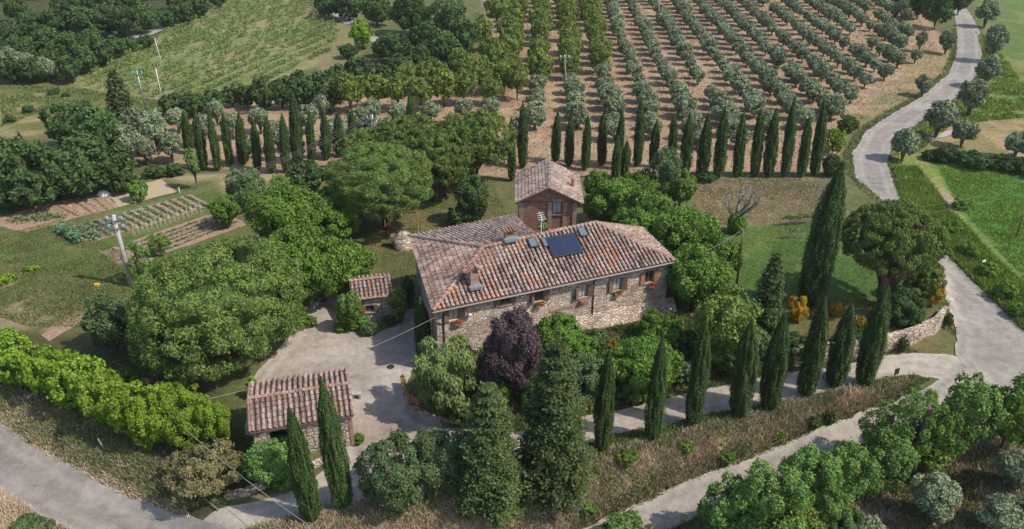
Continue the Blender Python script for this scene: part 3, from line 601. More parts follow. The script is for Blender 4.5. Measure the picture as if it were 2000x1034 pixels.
def chimney(u, v, hgt, wx, wy, gabled):
    c = onroof(u, v); ch = MB().box(-wx/2, wx/2, -wy/2, wy/2, -.6, hgt).build('chimney', 'pale_brick', house, loc=c)
    MB().box(-wx/2-.2, wx/2+.2, -wy/2-.45, -wy/2-.01, .0, .22).build('flashing', 'flashing', ch)
    m = MB()
    for sx in (-1, 1):
        for sy in (-1, 1): MB().box(sx*wx/2-.07*(sx+1), sx*wx/2-.07*(sx-1), sy*wy/2-.07*(sy+1), sy*wy/2-.07*(sy-1), hgt+.001, hgt+.28).build('chimney_pier', 'pale_brick', ch)
    t0 = hgt+.28; w2, y2 = wx/2+.2, wy/2+.2
    if gabled:
        tiles('c', [(-w2, -y2, t0), (-w2, y2, t0), (0, y2, t0+.42), (0, -y2, t0+.42)], (0, 1, 0), 'ridge_tile', ch, .3, .3, .11, 3, 'chimney_roof'); tiles('c', [(w2, -y2, t0), (w2, y2, t0), (0, y2, t0+.42), (0, -y2, t0+.42)], (0, 1, 0), 'ridge_tile', ch, .3, .3, .11, 4, 'chimney_roof')
    else: tiles('c', [(-w2, -y2, t0), (w2, -y2, t0), (w2, y2, t0+.15), (-w2, y2, t0+.15)], (1, 0, 0), 'ridge_tile', ch, .26, .4, .11, 5, 'chimney_roof')
chimney(925, 558, 1.15, .62, .55, True); chimney(994, 466, .45, .75, .5, False)
c = onroof(1057, 452); m = MB(); m.tube([(0, 0, -.2), (0, 0, 1.5)], .03, 6)
for k in range(4): m.tube([(-.35+.02*k, -.2+k*.16, 1.15+.12*k), (.35-.02*k, -.2+k*.16, 1.15+.12*k)], .015, 4)
m.tube([(0, -.35, 1.1), (0, .5, 1.55)], .02, 4); m.build('tv_antenna', 'white_paint', house, loc=c)
lp = fw(1312, 536); wl = empty('wall_lamp', (*(HF.o+HF.d*(LEN-.3)+HF.n*(-.0)), 4.6), 'street lamp on a bracket at the right corner of the farmhouse', 'lamp', rotz=HF.a)
MB().tube([(0, .35, 0), (.5, 0, .1), (1.0, -.25, -.12)], .025, 6).build('bracket', 'steel', wl); MB().lathe([(.02, .14), (.16, .02), (.17, -.04), (.1, -.1), (.01, -.12)], 12, (1.05, -.28, -.14)).build('lamp_shade', 'white_paint', wl)
bl = fw(916, 613); el = empty('wall_bulb', (*(HF.o+HF.d*bl[0]+HF.n*(fy-.12)), bl[2]), 'round white wall lamp beside the first front window', 'lamp', rotz=HF.a)
MB().lathe([(.01, .14), (.12, .08), (.14, 0), (.1, -.1), (.01, -.13)], 10, (0, -.08, 0)).build('globe', 'white_paint', el); MB().box(-.05, .05, .0, .12, -.05, .05).build('bracket', 'steel', el)
# flower boxes below the windows
def blob(name, c, s, mat, n, leaf, parent, seed=0):
    r = np.random.default_rng(seed); d = rand_dirs(n, r); C = np.array(c)+d*np.array(s)*(.6+.4*r.random(n))[:, None]; return obj(name, leafcloud(name, C, d, leaf, LM[mat], r), parent)
def rand_dirs(n, r): v = r.normal(size=(n, 3)); return v/np.linalg.norm(v, axis=1)[:, None]
def leafcloud(name, C, N, size, mat, r, elong=1.4, jit=.7, up=None, tone=None, droop=0, core=None):
    n = len(C); N0 = N; wf = .42
    if up == 'out': up = None; N = rand_dirs(n, r); wf = .34; out_ = True
    else: out_ = False
    N = N+jit*rand_dirs(n, r); N /= np.linalg.norm(N, axis=1)[:, None]+1e-9
    a = rand_dirs(n, r) if up is None else (np.asarray(up, float)[None]+.35*rand_dirs(n, r))
    if out_: a = N0/(np.linalg.norm(N0, axis=1)[:, None]+1e-9)+.55*a
    T = a-N*(a*N).sum(1)[:, None]; T /= np.linalg.norm(T, axis=1)[:, None]+1e-9; B = np.cross(N, T)
    s = (size*(.6+.8*r.random(n)))[:, None]
    V = np.stack([C-T*s*elong*.5, C+B*s*wf, C+T*s*elong*.5, C-B*s*wf], 1).reshape(-1, 3)
    Q = np.arange(n*4).reshape(n, 4); tn = tone if tone is not None else r.random(n)
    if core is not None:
        cv, cf = core; Q = np.concatenate([Q, cf+len(V)]); V = np.concatenate([V, cv]); tn = np.concatenate([tn, np.full(len(cf), .15)])  # core faces toned dark, shade inside the foliage painted in
    return npmesh(name, V, Q, mat, tone=tn)
for i, (x, z, cu, an) in enumerate(wins):
    if i == 1: continue
    wp = HF.o+HF.d*(x+(.25 if i in (0, 5) else 0))+HF.n*(fy-.22)
    e = empty('flower_box', (wp[0], wp[1], z-.42), 'terracotta box of %s under the %s front window from the left' % (['red geraniums', '', 'red geraniums', 'faded plants', 'sparse plants', 'leafy red geraniums'][i], ORD0[i] ), 'flower box', 'flower boxes along the front', HF.a)
    MB().box(-.3, .3, -.11, .11, .06, .22).box(-.33, .33, -.13, .13, .221, .25).build('planter', 'terracotta', e)
    if i != 3: blob('foliage', (0, 0, .35), (.42, .18, .18), 'green', 90, .1, e, i); blob('blossom', (0, -.06, .36), (.44, .2, .2), 'red', 50 if i != 4 else 14, .09, e, i+9)

# ---- brick annex behind
TFr = P(1073, 377, 8.6)
T0 = P(1007, 397, 7.2); TF = Frame(T0, R(-.5))
annex = empty('brick_annex', (*TF.o, 0), 'two storey brick annex with a gabled grey tile roof', 'house', None, TF.a)
tw = TF.px(1135, 395, 7.2)[0]; td = TF.px(1075, 313, 8.7)[1]; ap = TF.px(1073, 377, 8.7); q0 = (0, 0, 7.2); q1 = (tw, 0, 7.2); a0 = (ap[0], 0, 8.7); q2 = (0.2, td, 7.2); q3 = (tw+.25, td, 7.2); a1 = (ap[0]+.2, td, 8.7)
tiles('l', [q0, q2, a1, a0], (0, 1, 0), 'roof_tile_grey', annex, seed=11, nm='roof_slope'); tiles('r', [q1, q3, a1, a0], (0, 1, 0), 'roof_tile_grey', annex, seed=12, nm='roof_slope'); caps([a0, a1], 'roof_tile_grey', annex, seed=7); caps([q0, a0, q1], 'ridge_tile', annex, seed=8, rad=.1, nm='verge_tile')
i0, i1 = .4, tw-.4
wx, _, wz = TF.onwall(1088, 406, .45)
wall(annex, 'front_wall', (i0, .45), (i1, .45), -.2, 7.05, 'brick', [(wx-.42-i0, wx+.42-i0, wz-.65, wz+.65), (wx-.75-i0, wx+.75-i0, 1.6, 3.8)], top=[(i1-i0, 7.25), (ap[0]-i0, 8.6), (0, 7.25)])
wall(annex, 'side_wall', (i0+.15, td-.4), (i0, .45), -.2, 7.3, 'brick'); wall(annex, 'side_wall', (i1, .45), (i1+.2, td-.4), -.2, 7.3, 'brick'); wall(annex, 'rear_wall', (i1+.2, td-.4), (i0+.15, td-.4), -.2, 7.1, 'brick', top=[(i1-i0, 7.3), ((i1-i0)/2, 8.6), (0, 7.3)])
window(annex, wx, .45, wz-.65, .84, 1.3, 'wood', True, None); window(annex, wx, .45, 1.6, 1.5, 2.2, 'wood', True, None, sill=False)
for x in (i0-.03, wx-.85, wx+.55, i1-.35): MB().box(x, x+.38, .36, .46, 0, 7.1).build('pilaster', 'pale_brick', annex)
m = MB(); m.box(-.02, .05, -.02, td, 7.1, 7.19); m.tube([(i0-.12, .3, 7.1), (i0-.12, .3, .5)], .05, 6); m.build('downpipe', 'dark_metal', annex)
m = MB(); 
for q, r_ in ((q0, a0), (a0, q1)):
    p, t = Vector(q), Vector(r_); m.quad(p+Vector((0, .02, -.16)), t+Vector((0, .02, -.16)), t+Vector((0, .02, .03)), p+Vector((0, .02, .03)))
    m.quad(p+Vector((0, .02, -.14)), p+Vector((0, .5, -.14)), t+Vector((0, .5, -.14)), t+Vector((0, .02, -.14)))
m.build('verge_board', 'wood', annex)
ct = TF.px(1119, 357, 8.0); MB().lathe([(.16, -.3), (.16, .35), (.22, .36), (.22, .42), (.01, .5)], 10, ct).build('flue', 'terracotta', annex)
pb = blob('terrace_plant', (0, 0, 0), (.5, .5, .45), 'fresh', 300, .16, None, 40); wpp = P(1060, 442, 5.4); pb.location = tuple(wpp); tag(pb, 'leafy pot plant between the farmhouse ridge and the annex', 'plant')
# ---- long shed in the courtyard
S0 = P(488, 845, 2.7); S1 = P(690, 812, 2.7); SF = Frame(S0, math.atan2(S1[1]-S0[1], S1[0]-S0[0])); sl_ = float(np.hypot(*(S1-S0)[:2]))
shed = empty('long_shed', (*SF.o, 0), 'long low shed with a gabled tile roof beside two cypresses', 'shed', None, SF.a)
rl = SF.px(497, 779, 3.75); rr_ = SF.px(686, 748, 3.75); bl_ = SF.px(503, 748, 3.1); br_ = SF.px(686, 722, 3.1); ry = (rl[1]+rr_[1])/2; by = (bl_[1]+br_[1])/2; 
f0 = (0, 0, 2.7); f1 = (sl_, 0, 2.7); g0 = (0, ry, 3.75); g1 = (sl_, ry, 3.75); h0 = (0, by, 3.15); h1 = (sl_, by, 3.15)
tiles('f', [f0, f1, g1, g0], (1, 0, 0), 'roof_tile_pink', shed, .36, .4, .125, 21, 'roof_slope'); tiles('b', [h0, h1, g1, g0], (1, 0, 0), 'roof_tile_pink', shed, .36, .4, .125, 22, 'roof_slope'); caps([g0, g1], 'ridge_tile', shed, .15, seed=21); caps([f1, g1, h1], 'ridge_tile', shed, .09, seed=22, nm='verge_tile'); caps([f0, g0, h0], 'ridge_tile', shed, .09, seed=23, nm='verge_tile')
wall(shed, 'gable_wall', (sl_-.15, .2), (sl_-.15, by-.15), -1.5, 2.75, 'brick', top=[(by-.35, 3.1), (ry-.2, 3.65), (0, 2.76)])
wall(shed, 'front_wall', (.15, .2), (sl_-.15, .2), -1.5, 2.72, 'rubble_wall', [(1.0, 2.6, .2, 2.3)]); wall(shed, 'gable_wall', (.15, by-.15), (.15, .2), -1.5, 2.75, 'rubble_wall', top=[(by-.35, 2.76), (by-ry-.15, 3.65), (0, 3.1)])
wall(shed, 'rear_wall', (sl_-.15, by-.15), (.15, by-.15), -1.5, 3.1, 'rubble_wall')
MB().box(sl_-.34, sl_-.10, .15, .42, -1.5, 2.6).build('brick_pier', 'pale_brick', shed); MB().box(sl_-.30, sl_-.10, by-.4, by-.13, -1.5, 2.9).build('brick_pier', 'pale_brick', shed)
MB().box(0, sl_, -.03, .0, 2.58, 2.68).build('fascia', 'wood', shed)
c = SF.o+SF.d*(sl_+.15)+SF.n*.2
# ---- small tool shed
Q1 = P(768, 578, 2.5); QF = Frame(Q1, R(14)); wq = 3.5; qr = QF.px(763, 541, 3.25)[1]; qb = qr+1.1
sm = empty('small_shed', (*QF.o, 0), 'small stone outhouse with a tile roof under the green tree', 'shed', None, QF.a)
a = (-wq, 0, 2.5); b = (0, 0, 2.5); c1 = (-.1, qr, 3.25); d1 = (-wq, qr, 3.25); c2 = (-.1, qb, 2.95); d2 = (-wq, qb, 2.95)
tiles('f', [a, b, c1, d1], (1, 0, 0), 'roof_tile_pink', sm, .36, .4, .125, 31, 'roof_slope'); tiles('b', [d2, c2, c1, d1], (1, 0, 0), 'roof_tile_grey', sm, .36, .4, .125, 32, 'roof_slope'); caps([d1, c1], 'ridge_tile', sm, .15, seed=31); caps([a, b], 'ridge_tile', sm, .1, seed=33, nm='eave_tile')
qx, _, qz = QF.onwall(722, 604, .25)
wall(sm, 'front_wall', (-wq+.2, .25), (-.2, .25), -.3, 2.5, 'rubble_wall', [(qx+wq-.2-.35, qx+wq-.2+.35, qz-.3, qz+.35)]); wall(sm, 'side_wall', (-.2, .25), (-.2, qb-.2), -.3, 2.6, 'rubble_wall', top=[(qb-.45, 2.85), (qr-.25, 3.15), (0, 2.61)])
wall(sm, 'side_wall', (-wq+.2, qb-.2), (-wq+.2, .25), -.3, 2.6, 'rubble_wall', top=[(qb-.45, 2.61), (qb-.2-qr, 3.15), (0, 2.85)]); wall(sm, 'rear_wall', (-.2, qb-.2), (-wq+.2, qb-.2), -.3, 2.85, 'rubble_wall')
window(sm, qx, .25, qz-.3, .7, .65, 'wood', False, 'wood', (8, 8), brick=False)
# ---- round stone oven beside the left wall
ov = G(790, 482); oven = empty('stone_oven', ov, 'low round stone oven beside the left wall of the farmhouse', 'oven')
MB().lathe([(1.1, -.2), (1.1, .9), (.95, .95), (.8, 1.3), (.45, 1.6), (.01, 1.7)], 20).build('dome', 'rubble_wall', oven, True); MB().box(-1.35, -.95, -.4, .4, .5, 1.3).build('oven_mouth', 'brick', oven)

# ---- garden walls, planter edge, retaining walls
def path_wall(nm, px, mat, hgt, thick, label, cat='wall', zs=None, cap=None):
    pts = [G(u, v) for u, v in px] if not isinstance(px[0], np.ndarray) else px
    out = []
    for p, q in zip(pts[:-1], pts[1:]):
        n = max(1, int(np.hypot(*(q-p)[:2])/.5)); out += [p+(q-p)*k/n for k in range(n)]
    out.append(pts[-1]); m = MB(); n = len(out)
    for i, p in enumerate(out):
        d = out[min(i+1, n-1)]-out[max(i-1, 0)]; d = d[:2]/np.hypot(*d[:2]); no = np.array([-d[1], d[0]])*thick/2
        zt = (zs if zs is not None else float(hz(p[0], p[1])))+hgt+.08*(float(fbm(i, 3, 2.5, 8))-.5); zb = float(hz(p[0], p[1]))-1.0
        m.v += [(p[0]-no[0], p[1]-no[1], zb), (p[0]-no[0]*.8, p[1]-no[1]*.8, zt), (p[0]+no[0]*.8, p[1]+no[1]*.8, zt), (p[0]+no[0], p[1]+no[1], zb)]
    for i in range(n-1):
        for k in range(3): m.f.append((4*i+k, 4*i+k+1, 4*i+5+k, 4*i+4+k)[::-1])
    m.f += [(0, 1, 2, 3), tuple(4*(n-1)+k for k in (3, 2, 1, 0))]
    o = m.build(nm, mat); o.data.validate(); return tag(o, label, cat)
path_wall('retaining_wall', [(1546, 712), (1600, 700), (1660, 694), (1720, 684), (1780, 668), (1822, 648), (1843, 622)], 'rubble_wall', .15, .5, 'curved dry stone retaining wall at the driveway mouth', zs=1.45)
path_wall('stone_kerb', [(788, 765), (800, 796), (850, 818), (905, 832)], 'rubble_wall', .25, .3, 'low stone kerb round the courtyard corner bed')
path_wall('garden_wall', [(612, 915), (640, 900), (668, 880)], 'rubble_wall', .5, .35, 'short low stone wall between the two front cypresses')
path_wall('roadside_wall', [(440, 975), (480, 968), (520, 950), (560, 930)], 'rubble_wall', .5, .4, 'low rough stone wall under the blossom bush')
pl = [G(u, v) for u, v in ((787, 752), (792, 768), (806, 782), (822, 792))]
for i in range(3):
    p, q = pl[i], pl[i+1]; a = math.atan2(q[1]-p[1], q[0]-p[0]); c = (p+q)/2; L = float(np.hypot(*(q-p)[:2]))*.94
    e = empty('terracotta_trough', (c[0], c[1], float(hz(c[0], c[1]))), 'terracotta trough on the courtyard corner bed, %s of three' % ['farthest', 'middle', 'nearest'][i], 'planter', 'terracotta troughs on the corner bed', a)
    MB().box(-L/2, L/2, -.15, .15, -.1, .42).box(-L/2-.03, L/2+.03, -.18, .18, .421, .5).build('trough', 'terracotta', e); blob('plants', (0, 0, .62), (L/2, .15, .14), 'green', 60, .12, e, i)
mh = G(763, 718); o = MB().lathe([(.3, 0), (.3, .03), (.01, .035)], 16).build('manhole_cover', 'dark_metal', loc=(mh[0], mh[1], mh[2]+.05)); tag(o, 'small dark round drain cover in the gravel courtyard', 'drain cover')
st = G(697, 778); e = empty('stone_bench', (st[0], st[1], st[2]+.05), 'pale stone slab seat at the corner of the long shed', 'bench'); MB().box(-.4, .4, -.2, .2, .36, .43).build('seat', 'concrete', e); MB().box(-.35, -.2, -.2, .2, -.1, .358).box(.2, .35, -.2, .2, -.1, .358).build('leg', 'concrete', e)

# ---- poles and wires
def pole(u, v0, v1, r_, mat, name, label, arms=0, lean=None, group=None):
    b = G(u[1], v1); 
    lo, hi = .5, 25
    for _ in range(30):
        h = (lo+hi)/2; 
        if proj((b[0], b[1], b[2]+h))[1] > v0: lo = h
        else: hi = h
    s = proj(b)[2]; ut = proj((b[0], b[1], b[2]+h))[0]; dx = (u[0]-ut)/s
    e = empty(name, b, label, 'pole', group); MB().tube([(0, 0, -.3), (dx*.5, 0, h*.5), (dx, 0, h)], [r_, r_*.8, r_*.6], 10).build('shaft', mat, e, True)
    for k in range(arms):
        z = h-.5-.75*k; a = MB().box(-.75, .75, -.05, .05, z-.05, z+.05); a = a.build('crossarm', 'steel', e)
        for x in (-.65, 0, .65):
            if k == 0 or x: MB().lathe([(.05, 0), (.11, .08), (.07, .12), (.12, .2), (.07, .26), (.02, .34)], 8, (dx*(z/h)+x, 0, z+.06)).build('insulator', 'insulator', a)
        for x in (-.55, .1): MB().box(dx+x-.09, dx+x+.09, -.2, -.06, z-.24, z+.0).build('clamp', 'steel', a)
    return b, h, dx, e
pb1 = pole((221, 258), 420, 560, .26, 'concrete', 'utility_pole', 'thick concrete utility pole with insulators beside the vegetable garden', 2)
pb2 = pole((267, 288), 138, 226, .13, 'steel', 'utility_pole', 'grey steel utility pole behind the big dark trees', 1)
pole((304, 316), 133, 190, .08, 'white_paint', 'utility_pole', 'thin white pole at the foot of the vineyard'); pole((302, 316), 75, 126, .07, 'white_paint', 'utility_pole', 'thin distant pole inside the vineyard')
pole((1103, 1107), 107, 188, .09, 'concrete', 'utility_pole', 'thin pole with crossarm in the olive grove', 1); pole((1287, 1288), -10, 42, .09, 'concrete', 'utility_pole', 'thin pole at the top of the olive grove')
pb3 = pole((727, 722), 224, 300, .12, 'steel', 'utility_pole', 'pole top with glass insulators rising behind the pines', 2)
pb4 = pole((1452, 1437), 447, 572, .11, 'wood', 'utility_pole', 'wooden pole on the green lawn right of the farmhouse')
pb5 = pole((313, 341), 790, 872, .11, 'concrete', 'utility_pole', 'roadside pole at the end of the laurel hedge')
pole((2003, 1985), 410, 462, .1, 'wood', 'utility_pole', 'wooden pole in the green field at the right edge')
def wire(a, b, sag, label, r_=.022, n=24):
    a, b = np.array(a, float), np.array(b, float); pts = [tuple(a+(b-a)*t-np.array([0, 0, 4*sag*t*(1-t)])) for t in np.linspace(0, 1, n)]
    tag(MB().tube(pts, r_, 5).build('overhead_wire', 'cable'), label, 'wire', 'overhead wires')
def ptop(pb, off=0, dz=0): b, h, dx, e = pb; return np.array([b[0]+dx+off, b[1], b[2]+h+dz])
hc = np.array([*(HF.o+HF.d*(LEN-.1)), 6.05]); wire(ptop(pb4), hc, .5, 'cable from the wooden pole to the right roof corner', .016)
hl = np.array([*(HF.o+HF.d*.3+HF.n*.1), 5.4]); wire(ptop(pb5, 0, -.3), hl, 1.0, 'cable from the roadside pole to the left farmhouse corner', .016)
wire(ptop(pb5, 0, -.2), P(640, 1050, 3.2), .6, 'cable running from the roadside pole down to the bottom edge', .018)
for k, x in enumerate((-.65, 0, .65)): wire(ptop(pb1, x, 0), ptop(pb3, x, 0), 1.2, 'power line between the concrete pole and the pines, %s of three' % ['upper', 'middle', 'lower'][k], .008)
for k in range(2): wire(P(1795, 405+k*14, 6), P(2060, 345+k*16, 9), .3, 'power line over the green field, %s one' % ['upper', 'lower'][k], .008)
# ---- signs and road posts
def sign(u, v0, v1, wd, ht, label, mat, rz=0, name='road_sign'):
    b = G(u, v1); s = proj(b)[2]*cT; h = (v1-v0)/s; e = empty(name, b, label, 'sign', None, rz); MB().tube([(0, 0, -.1), (0, 0, h)], .03, 6).build('post', 'steel', e); MB().box(-wd/2, wd/2, -.06, -.033, h-ht, h).build('panel', mat, e)
sign(1747, 718, 740, .45, .55, 'small dark square sign where the driveway meets the road', 'dark_metal', R(20)); sign(1918, 508, 520, .55, .25, 'small white sign among the weeds right of the road', 'white_paint', R(30)); sign(1852, 582, 600, .5, .2, 'small pale arrow sign at the end of the retaining wall', 'white_paint', R(10))
for i, (u, v0, v1) in enumerate(((204, 857, 876), (1770, 345, 357))):
    b = G(u, v1); e = empty('marker_post', b, ['white slanting marker post on the hedge bank', 'white road marker at the far bend'][i], 'post'); MB().tube([(0, 0, -.1), (-.25, 0, .9)], .05, 8).build('post_shaft', 'white_paint', e); MB().tube([(-.251, 0, .903), (-.27, 0, .97)], .051, 8).build('reflector_band', 'dark_metal', e)
b0, b1 = G(400, 980), G(428, 1000); tag(MB().tube([tuple(b0+[0, 0, .3]), tuple(b1+[0, 0, .15])], .04, 6).build('fallen_rail', 'pale_wood'), 'pale rail lying on the verge by the asphalt road', 'rail')
# swing frame beneath the pine
g = G(790, 455); e = empty('swing_frame', g, 'orange wooden swing frame under the umbrella pine', 'swing')
for s_ in (-1, 1):
    MB().tube([(s_*1.6, -1.0, 0), (s_*1.5, 0, 2.3)], .06, 6).build('leg', 'orange_wood', e); MB().tube([(s_*1.6, 1.0, 0), (s_*1.5, 0, 2.3)], .06, 6).build('leg', 'orange_wood', e)
MB().tube([(-1.7, 0, 2.35), (1.7, 0, 2.35)], .06, 6).build('crossbeam', 'orange_wood', e); MB().box(-.3, .3, -.12, .12, .5, .54).build('swing_seat', 'wood', e); MB().tube([(-.28, 0, .54), (-.28, 0, 2.3)], .012, 4).tube([(.28, 0, .54), (.28, 0, 2.3)], .012, 4).build('swing_rope', 'cable', e)
# dead tree with ivy
g = G(1437, 455); e = empty('dead_tree', g, 'bare dead tree with ivy round its trunk on the lawn', 'tree')
m = MB(); m.tube([(0, 0, -.2), (.05, 0, 1.0), (0, .1, 1.9)], [.4, .32, .3], 8)
r = random.Random(4)
def br(p, d, L, rad, dep):
    pts = [p]; q = Vector(p); dd = Vector(d).normalized()
    for _ in range(4): dd = (dd+Vector((r.uniform(-.3, .3), r.uniform(-.3, .3), r.uniform(-.1, .3)))).normalized(); q = q+dd*L/4; pts.append(tuple(q))
    m.tube(pts, [rad*(1-.17*i) for i in range(5)], 6)
    if dep:
        for _ in range(3): i = r.randint(2, 4); br(pts[i], tuple(dd+Vector((r.uniform(-1, 1), r.uniform(-1, 1), r.uniform(-.2, .7)))), L*.6, rad*.45, dep-1)
for d in ((-1, .1, 1.0), (.7, 0, .9), (-.3, .4, 1.2), (.9, -.2, .5)): br((0, .05, 1.7), d, 2.6, .2, 2)
m.build('trunk', 'grey_bark', e, True)
blob('ivy', (0, 0, 1.1), (1.0, .9, 1.3), 'green', 1900, .2, e, 3)
# ---- vine trellis on the lawn
for rowi, (ua, va, ub, vb) in enumerate([(1522, 443, 1592, 437), (1533, 468, 1575, 466)]):
    p, q = G(ua, va), G(ub, vb); a = math.atan2(q[1]-p[1], q[0]-p[0]); L = float(np.hypot(*(q-p)[:2])); e = empty('vine_trellis', p, ['longer staked vine row on the lawn edge', 'short staked vine row nearer the farmhouse'][rowi], 'trellis', None, a)
    for k in range(5): MB().tube([(L*k/4, 0, -.1), (L*k/4, 0, 1.4)], .035, 5).build('stake', 'pale_wood', e)
    MB().tube([(0, 0, 1.0), (L, 0, 1.0)], .01, 4).tube([(0, 0, .6), (L, 0, .6)], .01, 4).build('wire', 'cable', e); blob('vine_foliage', (L/2, 0, 1.0), (L/2, .25, .22), 'vine', 260 if rowi == 0 else 40, .2, e, 5)

# ---- vegetable garden
BED = [('hay_bed', [(205, 378), (315, 350), (345, 375), (232, 405)], 'hay', 'straw covered strip at the top of the vegetable garden'),
       ('dug_bed', [(92, 398), (206, 377), (232, 405), (145, 428)], 'tilled_soil', 'freshly dug brown bed beside the straw strip'),
       ('weedy_bed', [(0, 426), (92, 398), (145, 428), (48, 456), (-10, 440)], 'tilled_soil', 'weedy brown bed at the left of the vegetable garden'),
       ('planted_bed', [(120, 448), (372, 380), (412, 402), (175, 476)], 'tilled_soil', 'long planted bed with many crop rows'),
       ('staked_bed', [(255, 472), (405, 420), (470, 430), (480, 440), (420, 462), (310, 500)], 'tilled_soil', 'wide brown bed with white stakes'),
       ('lower_bed', [(192, 492), (228, 482), (300, 505), (285, 522), (232, 518)], 'tilled_soil', 'small brown bed beneath the fruit trees'), ('flower_strip', [(80, 655), (160, 615), (165, 628), (95, 668)], 'tilled_soil', 'narrow bare strip above the laurel hedge')]
for nm, px, mat, lb in BED: tag(sheet(nm, px, mat, .03, .7, .1), lb, 'garden bed', kind='structure')
def croprow(pa, pb, wd, ht, mat, n, leaf, label, group, seed, name='crop_row', cat='crop row'):
    r = np.random.default_rng(seed); t = r.random(n); p = pa[None]+(pb-pa)[None]*t[:, None]; cl = t > -1; p = p[cl]; n = len(p)
    if n < 3: return
    off = r.normal(size=(n, 3))*np.array([wd*.5, wd*.5, 0]); C = p+off; C[:, 2] = hz(C[:, 0], C[:, 1])+.04+ht*r.random(n); C -= pa
    o = obj(name, leafcloud(name, C, np.tile([0, 0, 1.0], (n, 1)), leaf, LM[mat], r, jit=1), None, tuple(pa)); tag(o, label, cat, group)
def lerp(a, b, t): return (a[0]+(b[0]-a[0])*t, a[1]+(b[1]-a[1])*t)
for i in range(15):
    t = (i+.7)/15.2; pa, pb = G(*lerp((124, 449), (372, 382), t)), G(*lerp((174, 474), (410, 402), t))
    croprow(pa, pb, .22 if i > 3 else .3, .15 if i > 3 else .35, 'crop' if i < 4 or i == 8 else 'sage', 200 if i < 4 else (240 if i in (7, 8, 9) else 170), .2, '%s crop row from the left in the planted bed' % ORD0[i], 'crop rows of the planted bed', 100+i)
for i in range(4):
    pa, pb = G(118+7*i, 450+2*i), G(150+7*i, 474+2*i) if i < 3 else G(170, 478)
    if i < 2: croprow(pa, pb, .45, .8, 'crop', 500, .22, 'tall blue green artichoke row at the left end of the planted bed, %s' % ['outer', 'inner'][i], 'artichoke rows', 130+i)
for i in range(5):
    t = (i+.5)/5; pa, pb = G(*lerp((262, 474), (312, 498), t)), G(*lerp((408, 424), (470, 436), t)); croprow(pa, pb, .2, .2, 'sage', 240, .15, '%s row from the top in the staked bed' % ORD0[i], 'rows of the staked bed', 150+i)
for i in range(16):
    t = i/15; b = G(*lerp((262, 462), (392, 415), t)); o = MB().tube([(0, 0, -.1), (.05, 0, 1.3)], .014, 5).tube([(.05, 0, 1.2), (.25, 0, -.1)], .01, 5).build('garden_stake', 'white_paint', loc=tuple(b)); tag(o, 'white stake at the top edge of the staked bed, %s from the left' % ORD0[i], 'stake', 'white stakes of the staked bed')
for i in range(6):
    t = (i+.5)/6; pa, pb = G(*lerp((96, 400), (204, 378), t)), G(*lerp((146, 426), (230, 404), t)); croprow(pa, pb, .12, .1, 'dry' if i % 2 else 'grass', 110, .14, '%s furrow line of the dug bed, from the left' % ORD0[i], 'furrow lines of the dug bed', 180+i, 'furrow_weed')
croprow(G(20, 432), G(120, 425), 1.0, .35, 'sage', 500, .2, 'scattered weeds in the weedy bed', None, 190, 'bed_weeds', 'weeds'); croprow(G(-10, 560), G(25, 545), .6, .5, 'lime', 400, .24, 'low bright squash patch at the left edge', None, 191, 'squash_patch', 'plants'); croprow(G(52, 530), G(70, 528), .35, .35, 'lime', 160, .22, 'single bright squash plant on the garden grass', None, 192, 'squash_plant', 'plants')
g = G(203, 381); m = MB(); m.lathe([(.01, .75), (.45, .6), (.75, .25), (.85, -.1)], 9).build('covered_heap', 'white_paint', None, True, tuple(g)); o = bpy.context.scene.objects['covered_heap']; o.scale = (1, .7, .8); tag(o, 'pale sheeted heap beside the dark trees and straw strip', 'heap')
g = G(190, 559); e = empty('garden_sprinkler', g, 'small yellow tool lying on the garden grass', 'sprinkler'); MB().box(-.22, .22, -.15, .15, 0, .25).build('body', 'yellow_plastic', e); MB().tube([(.2, 0, .15), (.6, .1, .1)], .04, 6).build('spout', 'steel', e)
g = G(351, 377); e = empty('water_tap', g, 'white water standpipe at the end of the garden beds', 'tap'); MB().tube([(0, 0, -.1), (0, 0, .7)], .06, 8).build('standpipe', 'white_paint', e); MB().tube([(0, 0, .6), (.02, -.2, .62), (.02, -.22, .5)], .025, 6).build('spout', 'steel', e)

